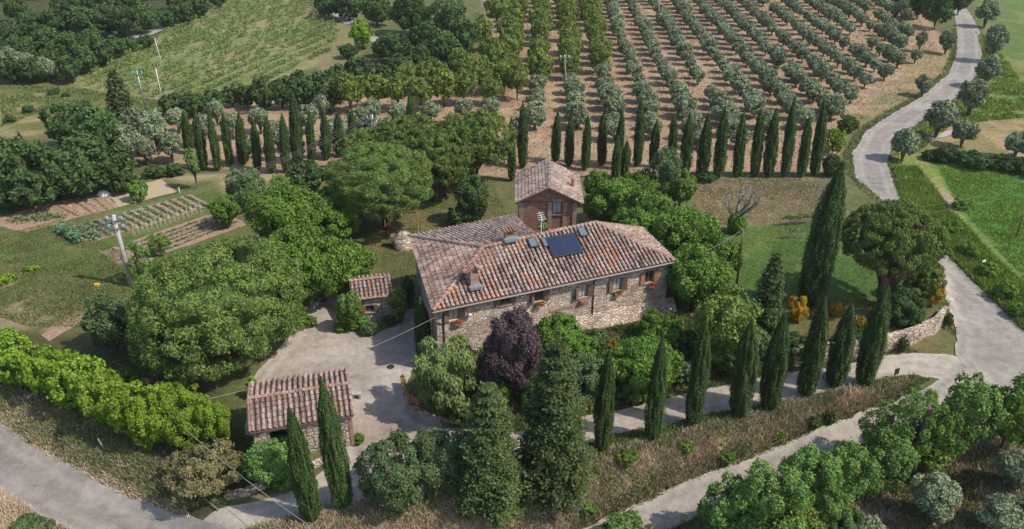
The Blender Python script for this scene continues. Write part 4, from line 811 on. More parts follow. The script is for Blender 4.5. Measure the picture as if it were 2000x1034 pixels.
# ---- vineyards
def vineyard(field, pa, pb, spacing, group, fmt, step, seed, dense=1.0, ht=1.1):
    poly = W(field); a, b = P(*pa)[:2], P(*pb)[:2]; d = (b-a)/np.hypot(*(b-a)); n = np.array([-d[1], d[0]]); rr = np.random.default_rng(seed)
    pr = [(np.array(p)@n) for p in poly]; c = min(pr); k = 0; rows = []
    while c < max(pr):
        t = np.arange(-150, 320, .5); X = d[0]*t+n[0]*c; Y = d[1]*t+n[1]*c; ins = sdist(X, Y, poly) > 0
        if ins.sum() > 8: rows.append((c, t[ins]))
        c += spacing
    for k, (c, ts) in enumerate(rows):
        L = len(ts)*.5; N = int(L*26*dense); t = ts[rr.integers(0, len(ts), N)]+rr.random(N)*.5
        keep = vnoise(t, t*0+c, 1.3, seed) > .34; t = t[keep]; N = len(t); o0 = np.array([d[0]*ts[0]+n[0]*c, d[1]*ts[0]+n[1]*c]); z0 = float(hz(*o0))
        X = d[0]*t+n[0]*c+rr.normal(size=N)*.2; Y = d[1]*t+n[1]*c+rr.normal(size=N)*.2; Z = hz(X, Y)+.35+rr.random(N)*(ht-.3)
        e = empty('vine_row', (*o0, z0), fmt % ORD0[k], 'vine row', group)
        obj('vine_foliage', leafcloud('vine_foliage', np.stack([X-o0[0], Y-o0[1], Z-z0], 1), np.tile([0, 0, .6], (N, 1)), .26, LM['vine'], rr, jit=1.0), e)
        pm = bpy.data.meshes.get('row_post_%d' % seed)
        if pm is None: q_ = MB().box(-.035, .035, -.035, .035, -.1, ht+.25); pm = pymesh('row_post_%d' % seed, q_.v, q_.f, 'pale_wood')
        for tt in ts[::14]:
            x, y = d[0]*tt+n[0]*c, d[1]*tt+n[1]*c; z = float(hz(x, y)); obj('row_post', pm, e, (x-o0[0], y-o0[1], z-z0))
vineyard([(150, 168), (210, 120), (300, 79), (440, -5), (470, -45), (600, -30), (660, 60), (655, 110), (560, 148), (430, 182), (320, 195)], (186, 140), (500, 33), 2.9, 'vine rows of the far slope', 'vine row on the far slope, %s from the near edge', 1, 61, 1.25, 1.0)
vineyard([(1938, -30), (2250, -30), (2250, 300), (2040, 120), (1995, 75), (1950, 20)], (1949, 3), (2000, 43), 2.4, 'vine rows at the top right', 'vine row at the top right corner, %s from the left', 1, 62, 2.0, 1.5)
# ------------------------------------------------------------------ foliage meshes
def rand_dirs(n, r): v = r.normal(size=(n, 3)); return v/np.linalg.norm(v, axis=1)[:, None]
def leafcloud(name, C, N, size, mat, r, elong=1.4, jit=.7, up=None, tone=None, droop=0, core=None):
    n = len(C); N0 = N; wf = .42
    if up == 'out': up = None; N = rand_dirs(n, r); wf = .34; out_ = True
    else: out_ = False
    N = N+jit*rand_dirs(n, r); N /= np.linalg.norm(N, axis=1)[:, None]+1e-9
    a = rand_dirs(n, r) if up is None else (np.asarray(up, float)[None]+.35*rand_dirs(n, r))
    if out_: a = N0/(np.linalg.norm(N0, axis=1)[:, None]+1e-9)+.55*a
    T = a-N*(a*N).sum(1)[:, None]; T /= np.linalg.norm(T, axis=1)[:, None]+1e-9; B = np.cross(N, T)
    s = (size*(.6+.8*r.random(n)))[:, None]
    V = np.stack([C-T*s*elong*.5, C+B*s*wf, C+T*s*elong*.5, C-B*s*wf], 1).reshape(-1, 3)
    Q = np.arange(n*4).reshape(n, 4); tn = tone if tone is not None else r.random(n)
    if core is not None:
        cv, cf = core; Q = np.concatenate([Q, cf+len(V)]); V = np.concatenate([V, cv]); tn = np.concatenate([tn, np.full(len(cf), .15)])  # inner core in a dark tone: shade of the crown gaps put into colour
    return npmesh(name, V, Q, mat, tone=tn)
def revolve(prof, seg, wob=None):
    V = []; 
    for r_, z in prof:
        for k in range(seg):
            t = 2*math.pi*k/seg; V.append((r_*math.cos(t), r_*math.sin(t), z))
    F = [(i*seg+k, i*seg+(k+1) % seg, (i+1)*seg+(k+1) % seg, (i+1)*seg+k) for i in range(len(prof)-1) for k in range(seg)]
    return np.array(V), np.array(F)
def lobed(name, Rr, Rz, mat, leaf, n, r, nl=40, lobe=(.22, .36), flat=1.0, jit=.7, elong=1.4, shell=.78, shape=None, core=.62, dome=0, up=None, cover=None):
    # clumps sit over an uneven ellipsoid; leaves cover the outside of each clump
    k = np.arange(nl)+.5; ph = np.arccos(1-2*k/nl); th = math.pi*(1+5**.5)*k+r.random()*6
    D = np.stack([np.cos(th)*np.sin(ph), np.sin(th)*np.sin(ph), np.cos(ph)], 1)+.16*r.normal(size=(nl, 3))
    D /= np.linalg.norm(D, axis=1)[:, None]
    if dome: D = D[D[:, 2] > -dome]; nl = len(D)
    q_ = r.random(6)*6.28; am = .13 if not dome else .06
    big = 1+am*(np.sin(2.3*D[:, 0]*2+q_[0])+np.sin(2.1*D[:, 1]*2+q_[1])+np.sin(2.6*D[:, 2]*2+q_[2]))/1.5
    rad = shell*big*((.82+.26*r.random(nl)) if not dome else (.93+.12*r.random(nl))); LR = lobe[0]+(lobe[1]-lobe[0])*r.random(nl)**1.4
    if shape is not None: sc_ = shape(D[:, 2]); 
    else: sc_ = np.ones(nl)
    LC = D*rad[:, None]; LC[:, :2] *= sc_[:, None]; LR = LR*np.clip(sc_, .35, 1)
    pr = LR**2/np.sum(LR**2); li = r.choice(nl, n, p=pr)
    dd = rand_dirs(n, r)+.75*D[li]; dd /= np.linalg.norm(dd, axis=1)[:, None]
    ps = r.random((nl, 3))*6.28; bmp = np.sin(6*dd[:, 0]+ps[li, 0])*np.sin(6*dd[:, 1]+ps[li, 1])+np.sin(7*dd[:, 2]+ps[li, 2])*np.sin(11*dd[:, 0]+ps[li, 1])
    rr = LR[li]*(1-.35*r.random(n)**2)*(1+.16*bmp)*(1+.25*(r.random(n) < .10)*r.random(n))
    Pp = LC[li]+dd*rr[:, None]*np.array([1, 1, flat])
    S = np.array([Rr, Rr, Rz]); Nn = dd/np.array([1, 1, max(flat, .5)])
    lt = r.random(nl); tone = np.clip(lt[li]*.7+.3*r.random(n), 0, 1)
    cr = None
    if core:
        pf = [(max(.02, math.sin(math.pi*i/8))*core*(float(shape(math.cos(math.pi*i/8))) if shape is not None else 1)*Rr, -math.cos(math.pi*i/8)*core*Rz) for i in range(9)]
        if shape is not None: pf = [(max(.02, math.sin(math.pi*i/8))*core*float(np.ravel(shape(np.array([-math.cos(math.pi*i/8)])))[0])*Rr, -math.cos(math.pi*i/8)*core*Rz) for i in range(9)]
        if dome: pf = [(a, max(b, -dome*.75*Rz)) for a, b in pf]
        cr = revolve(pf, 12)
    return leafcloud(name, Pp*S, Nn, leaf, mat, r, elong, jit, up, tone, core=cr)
def tufts(name, Rr, Rz, mat, n, r, nl=60, leaf=.3, **kw):     # needle tufts: narrow blades fanning out of every clump
    return lobed(name, Rr, Rz, mat, leaf, n, r, nl=nl, elong=2.3, **kw)
def cyp_mesh(name, Rr, Rz, mat, leaf, n, r, fork=False):
    z = r.random(n)**.9; 
    def prof(z): return np.clip(np.minimum(1, (z/.07)**.5*.7+.3*(z > 0))*np.where(z < .35, .86+.14*z/.35, 1-((z-.35)/.65)**2.5*.97), .0, 1)
    # accept by radius so the leaves spread evenly
    keep = r.random(n) < np.maximum(prof(z), .12); z = z[keep]; n = len(z)
    th = r.random(n)*2*math.pi; sd = int(r.integers(1, 99))
    fl = .8*vnoise(th*3.2, z*7, 1, sd)+.7*vnoise(th*6, z*2.2*Rz, 1, sd+1)
    wob = .07*np.sin(z*6+sd)
    rad = prof(z)*(.58+.46*fl)*(1-.18*r.random(n))*(1+.12*(r.random(n) < .06)); 
    C = np.stack([(rad*np.cos(th)+wob*z)*Rr, rad*np.sin(th)*Rr, (z*2-1)*Rz+.03*Rr], 1)
    N = np.stack([np.cos(th), np.sin(th), np.full(n, .25)], 1)
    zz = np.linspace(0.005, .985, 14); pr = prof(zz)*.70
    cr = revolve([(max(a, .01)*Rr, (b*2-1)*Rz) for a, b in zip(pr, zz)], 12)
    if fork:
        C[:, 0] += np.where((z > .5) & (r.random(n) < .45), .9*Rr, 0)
    return leafcloud(name, C, N, leaf, mat, r, 1.8, .75, (0, 0, 1), np.clip(fl*fl*.75+.3*(r.random(n)-.3), 0, 1), core=cr)  # tone follows flute depth: lit clumps and shaded recesses painted into the leaves
def conifer(name, Rr, Rz, mat, leaf, n, r, wh=16, open_=.15):
    Pl = []; Nl = []; tl = []; per = n//(wh*7)
    for i in range(wh):
        zf = i/(wh-1); R0 = Rr*((1-zf**1.5)**.8*.90+.10)*(1 if zf > .08 else .85); nb = 8
        for b in range(nb):
            a = 2*math.pi*(b/nb)+i*1.1+r.random()*.5; L = R0*(.75+.35*r.random()); t = np.clip(r.random(per)**.6, .12, 1); tt = r.random()
            sp = .24*L*(1.2-t)+.10; off = r.normal(size=(per, 3))*sp[:, None]*np.array([1, 1, .35])
            zc = (zf*2-1)*Rz*.96; x = t*L*math.cos(a); y = t*L*math.sin(a); z = zc+t*L*.22-(t*L)**2/(L+1e-6)*.45
            Pl.append(np.stack([x, y, z], 1)+off); Nl.append(np.tile([math.cos(a)*.5, math.sin(a)*.5, .9], (per, 1))); tl.append(np.clip(tt*.6+.4*r.random(per), 0, 1))
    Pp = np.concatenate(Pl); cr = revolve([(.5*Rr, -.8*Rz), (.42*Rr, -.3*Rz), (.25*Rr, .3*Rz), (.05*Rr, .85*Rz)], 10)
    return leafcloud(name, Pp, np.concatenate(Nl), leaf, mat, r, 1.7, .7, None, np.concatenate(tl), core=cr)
def trunk_mesh(name, kind, r):           # unit height 1, radius about 1 at the base
    m = MB(); 
    if kind == 'olive':
        m.tube([(0, 0, -.08), (.2, 0, .15), (.1, .3, .35)], [1.1, .8, .6], 8)
        for k in range(4):
            a = k*1.57+r.random(); m.tube([(.1, .3, .3), (2.2*math.cos(a), 2.2*math.sin(a), .62), (4.2*math.cos(a), 4.2*math.sin(a), 1.05)], [.6, .4, .16], 6)
    elif kind == 'pole':
        m.tube([(0, 0, -.05), (0, 0, .5), (0, 0, 1)], [1, .7, .15], 8)
    else:
        m.tube([(0, 0, -.05), (.15, .1, .25), (.1, -.1, .55), (0, 0, .8)], [1.15, .85, .7, .5], 8)
        for k in range(5):
            a = k*1.26+r.random(); z0 = .42+.07*k; m.tube([(.1, 0, z0), (2.6*math.cos(a), 2.6*math.sin(a), z0+.2), (5.5*math.cos(a), 5.5*math.sin(a), z0+.42)], [.45, .3, .1], 6)
    return pymesh(name, m.v, m.f, {'olive': 'bark', 'pole': 'bark', 'tree': 'bark', 'pine': 'pine_bark', 'grey': 'grey_bark'}[kind], True)
# kind: (material, leaf size, leaf density, trunk kind, gap under the crown as a share of crown height, trunk radius)
KIND = {
 'olive': ('olive', .34, 1.0, 'olive', .30, .16), 'cypress': ('cypress', .20, 1.1, 'pole', .03, .2), 'pine': ('pine', .34, 1.15, 'pine', .6, .34),
 'dark': ('dark', .42, 1.0, 'tree', .12, .2), 'green': ('green', .33, 1.0, 'tree', .15, .2), 'lime': ('lime', .36, 1.0, 'tree', .08, .15), 'fresh': ('fresh', .36, .9, 'tree', .15, .17),
 'walnut': ('walnut', .38, .7, 'tree', .30, .14), 'plum': ('plum', .28, .9, 'tree', .12, .18), 'cedar': ('cedar', .34, 1.0, 'pole', .05, .25), 'sage': ('sage', .30, 1.0, 'tree', .05, .14),
 'broom': ('broom', .24, .9, 'tree', .0, .05), 'fruit': ('fruit', .3, 1.0, 'tree', .05, .1), 'willow': ('willow', .34, .9, 'tree', .04, .1), 'bush': ('green', .26, 1.0, 'tree', .0, .06),
 'shrub': ('dark', .26, 1.0, 'tree', .0, .06), 'gold': ('gold', .24, 1.0, 'tree', 0, .05), 'sparse': ('green', .30, .42, 'tree', .2, .12)}
CACHE = {}
def crown(kind, r_, rz_, dist, var):
    b = round(math.log(max(r_, .3))/math.log(1.45)); asp = round(math.log(rz_/r_)/math.log(1.5)); lod = 0 if dist < 62 else (1 if dist < 95 else 2)
    key = (kind, b, asp, lod, var)
    if key in CACHE: return CACHE[key]
    R0 = 1.45**b; Z0 = R0*1.5**asp; mat, leaf, den, tk, gp, tr = KIND[kind]; mm = LM[mat]
    leaf = leaf*((.35, .50, .78) if kind != 'cypress' else (.50, .60, .85))[lod]*min(1.15, max(.6, (R0/2.2)**.35)); rr_ = np.random.default_rng(abs(hash((b, asp, lod, var)))*7 % 100000+len(kind)*31)
    area = 4*math.pi*((R0*R0*2+R0*Z0)/3)*1.3 if kind != 'cypress' else 2*math.pi*R0*2*Z0*.8
    n = int(min(80000 if kind != 'pine' else 170000, max(300, area*(1.7 if kind != 'pine' else 2.3)*den/(leaf*leaf*.59))))
    nm = 'crown'
    if kind == 'cypress': me = cyp_mesh(nm, R0, Z0, mm, leaf*.9, int(n*1.3), rr_)
    elif kind == 'cedar': me = conifer(nm, R0, Z0, mm, leaf, int(n*1.5), rr_)
    elif kind == 'pine': me = tufts(nm, R0, Z0, mm, n, rr_, nl=int(150+60*min(R0, 6)), leaf=leaf*.52, lobe=(.08, .14), jit=.75, dome=.65, core=.70, shell=.90)
    elif kind == 'olive': me = lobed(nm, R0, Z0, mm, leaf, n, rr_, nl=22, lobe=(.26, .46), jit=1.1, elong=1.9, core=.5, shell=.68)
    elif kind == 'walnut': me = lobed(nm, R0, Z0, mm, leaf, n, rr_, nl=26, lobe=(.25, .4), jit=.9, core=.35, shell=.7)
    elif kind == 'willow': me = lobed(nm, R0, Z0, mm, leaf, n, rr_, nl=34, lobe=(.2, .34), jit=.8, elong=2.2, core=.6, up=(.2, 0, -1))
    elif kind == 'sparse': me = lobed(nm, R0, Z0, mm, leaf, n, rr_, nl=30, lobe=(.15, .3), jit=1, core=None, shell=.75)
    elif kind == 'plum': me = lobed(nm, R0, Z0, mm, leaf, n, rr_, nl=60, lobe=(.16, .3), jit=1, elong=1.9, core=.6, shell=.78)
    else: me = lobed(nm, R0, Z0, mm, leaf, n, rr_, nl=int(26+10*min(R0, 4.5)), lobe=(.17, .33), jit=.85, core=.42)
    CACHE[key] = (me, R0, Z0); return CACHE[key]
TRC = {}
def trunk(kind, var):
    if (kind, var) not in TRC: TRC[(kind, var)] = trunk_mesh('trunk', kind, np.random.default_rng(var+5))
    return TRC[(kind, var)]
NT = [0]
def plant(kind, c, r_, rz_, gz, name, label, cat, group=None, lean=0, var=None):
    NT[0] += 1; mat, leaf, den, tk, gp, tr = KIND[kind]; lean += rnd.uniform(-.02, .02) if kind == 'cypress' else 0; r_ *= rnd.uniform(.82, 1.04) if kind == 'cypress' else (1.0 if kind == 'green' else .93); rz_ *= 1 if kind in ('cypress', 'cedar') else .93; dist = math.dist(c, (0, 0, CH))
    nvar = {'olive': 5, 'cypress': 5, 'dark': 3, 'walnut': 3}.get(kind, 2)
    v = NT[0] % nvar if var is None else var
    me, R0, Z0 = crown(kind, r_, rz_, dist, v)
    gz = float(hz(c[0], c[1])) if gz is None else gz
    e = empty(name, (c[0], c[1], gz), label, cat, group, 0)
    o = obj('crown', me, e, (0, 0, c[2]-gz)); qq = rnd.uniform(.9, 1.1) if kind == 'olive' else 1; o.scale = (r_/R0*qq, r_/R0*(.94+.12*rnd.random())/qq, rz_/Z0); o.rotation_euler = (0, 0, rnd.random()*6.28)
    if lean: o.rotation_euler = (0, lean, rnd.random()*.3)
    th = max(.15, c[2]-gz+rz_*(.3 if tk != 'pole' else .5))
    if tk != 'pole' or th > 0:
        t = obj('trunk', trunk(tk, v), e); s = tr*(min(max(r_/2.3, .45), 1.5)); t.scale = (s, s, th); t.rotation_euler = (0, 0, rnd.random()*6.28)
    return e
NAMES = {'olive': ('olive_tree', 'olive tree'), 'cypress': ('cypress_tree', 'cypress'), 'pine': ('pine_tree', 'pine tree'), 'dark': ('broadleaf_tree', 'tree'), 'green': ('broadleaf_tree', 'tree'), 'lime': ('laurel_bush', 'bush'),
         'fresh': ('broadleaf_tree', 'tree'), 'walnut': ('walnut_tree', 'tree'), 'plum': ('plum_tree', 'tree'), 'cedar': ('cedar_tree', 'conifer'), 'sage': ('broadleaf_tree', 'tree'), 'broom': ('broom_bush', 'bush'),
         'fruit': ('flowering_bush', 'bush'), 'willow': ('weeping_shrub', 'shrub'), 'bush': ('garden_shrub', 'shrub'), 'shrub': ('dark_shrub', 'shrub'), 'gold': ('golden_shrub', 'shrub'), 'sparse': ('sparse_tree', 'tree')}
def fit(kind, u, v0, v1, wd, label, group=None, gap=None, lean=0, name=None, cat=None, lift=0):
    # crown box in the photo (centre u, top v0, bottom v1, width wd) -> a standing tree of that real size on the terrain
    gp = KIND[kind][4] if gap is None else gap
    vc = (v0+v1)/2; e = (v1-v0)/2; c = np.array(G(u, v1)); 
    for _ in range(8):
        s = proj(c)[2]; dy = math.hypot(c[0], c[1]); phi = math.atan2(CH-c[2], dy)
        r_ = wd/2/s; rz = math.sqrt(max((e/s)**2-(r_*math.sin(phi))**2, (.42*r_)**2))/math.cos(phi)
        if kind in ('cypress',): rz = e/s/math.cos(phi)*.99
        gz = float(hz(c[0], c[1])); zc = gz+lift+gp*2*rz+rz*(.97 if kind != 'pine' else .7)
        c = .4*c+.6*P(u, vc, zc)
    c = P(u, vc, zc)
    return plant(kind, c, r_, rz, None, name or NAMES[kind][0], label, cat or NAMES[kind][1], group, lean)
ORD = ['first', 'second', 'third', 'fourth', 'fifth', 'sixth', 'seventh', 'eighth', 'ninth', 'tenth', 'eleventh', 'twelfth', 'thirteenth', 'fourteenth', 'fifteenth', 'sixteenth', 'seventeenth', 'eighteenth', 'nineteenth', 'twentieth',
       'twenty-first', 'twenty-second', 'twenty-third', 'twenty-fourth', 'twenty-fifth', 'twenty-sixth', 'twenty-seventh', 'twenty-eighth', 'twenty-ninth', 'thirtieth', 'thirty-first', 'thirty-second', 'thirty-third', 'thirty-fourth', 'thirty-fifth', 'thirty-sixth']

# ---- olive grove: straight rows running up the field
GRV = W([(985, -40), (1180, -60), (1775, -60), (1800, 40), (1775, 110), (1722, 170), (1690, 205), (1640, 232), (1590, 262), (1560, 290), (1320, 300), (1150, 268), (990, 270)])
ALM = W([(880, -60), (1160, -60), (1166, 60), (1176, 150), (1130, 165), (900, 200), (860, 120), (920, 60)])
x0 = 15.4; nrow = 0; total = 0
for k in range(-4, 17):
    yq = 97+rnd.random()*2; rank = 0; arank = 0
    while yq < 212:
        x = x0+5.35*k+.038*yq+rnd.uniform(-.35, .35); y = yq+rnd.uniform(-.5, .5); gzz = float(hz(x, y)); uu, vv, ss = proj((x, y, gzz+1))
        al = float(sdist(x, y, ALM)) > 0
        ins = float(sdist(x, y, GRV)) > 0 or al
        st = 4.35 if not al else 5.6
        yq += st*(1+.0*k)
        if not ins or uu < 895 or uu > 1880 or vv < -25: continue
        if rnd.random() < (.10 if k > 8 else .035): continue
        if al:
            if rnd.random() < .14: continue
            arank += 1; r_ = 2.3*rnd.uniform(.8, 1.15); plant('walnut', (x, y, gzz+r_*1.35), r_, r_*1.1, None, 'walnut_tree', 'light green young tree, %s from the near end of the %s pale green row' % (ORD[arank-1], ORD[k+4]), 'tree', 'light green trees in rows beside the olive grove')
        else:
            rank += 1; total += 1; far_ = y > 150; r_ = 1.42*rnd.uniform(.74, 1.22)*(1.14 if y < 120 else 1)
            plant('olive', (x, y, gzz+.65+r_*.75), r_, r_*.86, None, 'olive_tree', 'olive tree, %s from the near end of the %s grove row from the left' % (ORD[rank-1], ORD[k+4]), 'olive tree', 'olive trees of the hillside grove')
# ---- olives behind the left cypresses
LO = [(262,205,265,60),(300,215,285,62),(330,250,305,56),(282,262,312,50),(345,205,250,50),(395,222,275,52),(420,190,235,45),(450,215,262,50),(505,205,250,52),(540,230,285,50),(480,262,305,46),(600,200,250,50),(627,182,222,38),(655,225,270,48),(700,205,250,55),
      (725,190,235,50),(775,195,235,52),(760,225,262,50),(840,196,232,48),(905,190,225,45),(960,185,222,42),(575,262,305,48),(250,240,300,46),(638,262,300,40),(1010,225,275,40),(985,270,310,40)]
for i, (u, a, b, wd) in enumerate(sorted(LO)):
    fit('olive', u, a+2, b, wd*.84, 'silvery olive tree behind the left cypress row, %s from the left' % ORD[i], 'olive trees behind the left cypress row')
RO = [(1946,45,105,48,'olive tree right of the road at the top, nearest the vineyard'),(1932,110,160,54,'round olive tree right of the road, second from the top'),(1902,152,212,60,'large round olive tree on the right road verge above the bend'),(1838,195,255,64,'broad olive tree right of the road bend'),
      (1885,232,276,50,'lone olive tree beside the dirt path'),(1770,250,302,58,'olive tree on the inside of the right road verge beside the bend'),(1852,60,96,38,'olive tree left of the road at the grove edge'),(1806,145,180,36,'small olive tree alone in the bare strip by the road'),(1990,255,300,50,'olive tree at the right edge of the brown field'),
      (1930,2,42,46,'olive tree at the very top right of the road'),(1790,95,118,22,'young olive tree at the end of the grove'),(1800,60,92,24,'thin young olive tree near the road')]
for u, a, b, wd, lb in RO: fit('olive', u, a, b, wd, lb, 'olive trees along the country road')
# ---- walnut belt and wood between vineyard and cypresses
def belt(kind, L, desc, group, **kw):
    for i, (u, a, b, wd) in enumerate(sorted(L)): fit(kind, u, a, b, wd, desc % ORD[i], group, **kw)
belt('walnut', [(680,140,205,66),(735,145,200,60),(775,140,200,62),(820,150,205,58),(865,135,195,60),(905,130,190,58),(940,110,170,55),(845,112,165,60),(900,92,150,55),(960,70,130,50),(985,115,165,48),(1010,120,180,50),(960,150,195,50),(800,120,165,52)],
     'bright green spreading tree in the belt behind the olives, %s from the left', 'light green trees behind the olive rows')
belt('dark', [(335,180,222,50),(375,178,225,55),(415,175,215,50),(450,168,205,44),(480,160,205,46),(512,150,212,62),(548,150,208,50),(590,138,205,66),(628,140,200,56),(660,125,180,60),(700,112,165,60),(640,165,215,56),(745,125,175,44)],
     'dark green tree in the belt below the vineyard, %s from the left', 'dark trees below the vineyard')
belt('dark', [(640,-15,30,60),(680,-20,35,60),(735,-10,45,62),(770,62,120,70),(800,-20,60,80),(830,40,100,66),(862,55,125,70),(870,-5,70,84),(905,40,110,58),(895,85,130,48),(745,75,108,44),(815,85,140,55),(780,105,148,50),(680,85,112,40)],
     'dark broadleaf tree in the wood right of the vineyard, %s from the left', 'wood right of the vineyard')
fit('lime', 706, 38, 92, 50, 'bright yellow green tree at the end of the white track', name='broadleaf_tree', cat='tree')
WD = [(20,112,158,60),(62,112,158,56),(100,100,150,52),(135,110,158,48),(40,70,125,66),(90,55,112,70),(140,60,125,66),(180,55,115,60),(165,95,140,50),(200,85,125,46),(225,70,110,44),(15,40,90,60),(60,20,75,60),(110,15,70,62),(160,10,70,64),(205,5,65,64),(245,10,68,60),(280,5,60,52),
      (30,-10,40,50),(130,-25,25,60),(190,-30,20,60),(250,-25,25,60),(250,75,100,40),(285,68,92,34),(320,15,52,40),(355,5,45,50),(390,-10,30,46),(425,-20,12,40),(345,-20,15,40)]
belt('dark', WD, 'dark wood tree in the top left corner, %s from the left', 'trees of the top left wood')
belt('olive', [(20,92,140,52),(50,100,140,40),(88,112,150,44)], 'pale willowy tree at the foot of the top left wood, %s from the left', 'pale trees by the top left wood', name='willow_tree', cat='tree')
belt('dark', [(35,262,395,130),(100,280,385,110),(-20,250,370,110),(150,300,385,90),(140,195,290,100),(190,210,300,96),(165,255,350,100),(215,280,370,90),(235,325,375,60),(60,330,408,90),(-20,340,412,100)],
     'big dark broadleaf tree left of the vegetable garden, %s from the left', 'big dark trees left of the garden')
fit('cedar', 232, 138, 245, 66, 'ragged dark conifer beside the steel pole above the dark trees', gap=.05)
for i, (u, a, b, wd, kd) in enumerate([(1880, -40, 22, 50, 'dark'), (1835, -25, 48, 52, 'dark'), (1800, -35, 30, 50, 'dark'), (1765, -40, 8, 44, 'dark')]):
    fit(kd, u, a, b, wd, 'dark tree at the top end of the country road, %s from the right' % ORD[i], 'dark trees at the top of the road')
fit('shrub', 1655, 225, 262, 48, 'dark bush at the lower corner of the olive grove'); fit('lime', 1630, 248, 300, 40, 'yellow green bush beside the last back row cypress', name='grove_edge_bush'); fit('shrub', 1625, 300, 345, 46, 'dark bush at the foot of the last back row cypress')
# ---- cypresses
CYL = [(356,216,372,300),(380,214,398,332),(406,214,428,333),(433,219,452,324),(460,219,480,322),(490,233,508,332),(517,227,533,338),(547,222,563,337),(568,175,585,320),(600,215,613,318),(627,213,643,312),(657,219,667,306),(683,218,692,298),(717,222,722,296)]
for i, (ut, vt, ub, vb) in enumerate(CYL):
    fit('cypress', (ut+ub)/2, vt, vb, 21 if vt > 180 else 27, 'slim cypress in the left back row, %s from the left%s' % (ORD[i], ', taller than its neighbours' if vt < 180 else ''), 'cypress row on the left behind the pines', lean=R(2.0))
fit('cypress', 803, 180, 290, 22, 'cypress tip rising alone above the umbrella pines', 'cypresses behind the umbrella pines'); fit('cypress', 772, 222, 300, 20, 'short cypress just behind the umbrella pines', 'cypresses behind the umbrella pines')
CYR = [(999,230,353),(1021,200,328),(1087,218,315),(1113,222,325),(1146,225,332),(1177,218,322),(1204,262,352),(1211,215,330),(1222,275,348),(1249,190,325),(1279,236,326),(1314,222,330),(1342,222,348),(1377,222,347),(1410,210,348),(1446,220,346),(1480,214,346),(1508,213,346),(1542,192,346),(1573,227,346),(1600,200,344)]
for i, (u, a, b) in enumerate(CYR):
    fit('cypress', u, a, b, 21 if i < 12 else 27, 'dark green cypress in the right back row, %s from the left' % ORD[i], 'cypress row behind the lawn', lean=R(-1 if i > 10 else 0)*(1+i/14))
fit('cypress', 1611, 322, 605, 62, 'giant cypress standing alone on the lawn', lean=R(1.5))
for i, (u, a, b, wd) in enumerate([(1182,688,882,44),(1284,658,862,40),(1366,632,834,38),(1456,625,816,52),(1516,612,804,52),(1592,577,778,52),(1646,592,758,44),(1710,555,757,56)]):
    fit('cypress', u, a, b, wd, 'stout cypress along the driveway bank, %s from the left' % ORD[i], 'cypresses between the driveway and the bank', lean=R(0))
fit('cypress', 588, 797, 1022, 54, 'narrow cypress at the bottom, left of the pair in front of the long shed', 'pair of cypresses in front of the long shed', lean=R(-3)); fit('cypress', 650, 742, 996, 60, 'taller cypress, right of the pair in front of the long shed', 'pair of cypresses in front of the long shed', lean=R(-2))
fit('cypress', 824, 578, 702, 40, 'bright green cypress against the left corner of the farmhouse')
# ---- umbrella pines
fit('pine', 425, 462, 735, 345, 'huge domed umbrella pine left of the courtyard', gap=.12)
fit('pine', 745, 275, 432, 225, 'umbrella pine with bare trunk on the back lawn', gap=.40)
fit('pine', 925, 207, 345, 160, 'umbrella pine at the right end of the pine group', gap=.35); fit('pine', 800, 222, 330, 190, 'umbrella pine at the back of the pine group', gap=.35); fit('pine', 725, 245, 330, 130, 'flat umbrella pine at the left end of the pine group', gap=.35); fit('pine', 860, 250, 380, 130, 'umbrella pine leaning over the back lawn', gap=.3)
fit('pine', 1745, 386, 548, 196, 'umbrella pine with forked trunk beside the country road', gap=.62); fit('pine', 1805, 500, 600, 80, 'low pine bough mass by the road corner', gap=.05); fit('shrub', 1770, 560, 640, 90, 'dark shrub under the road corner pine')
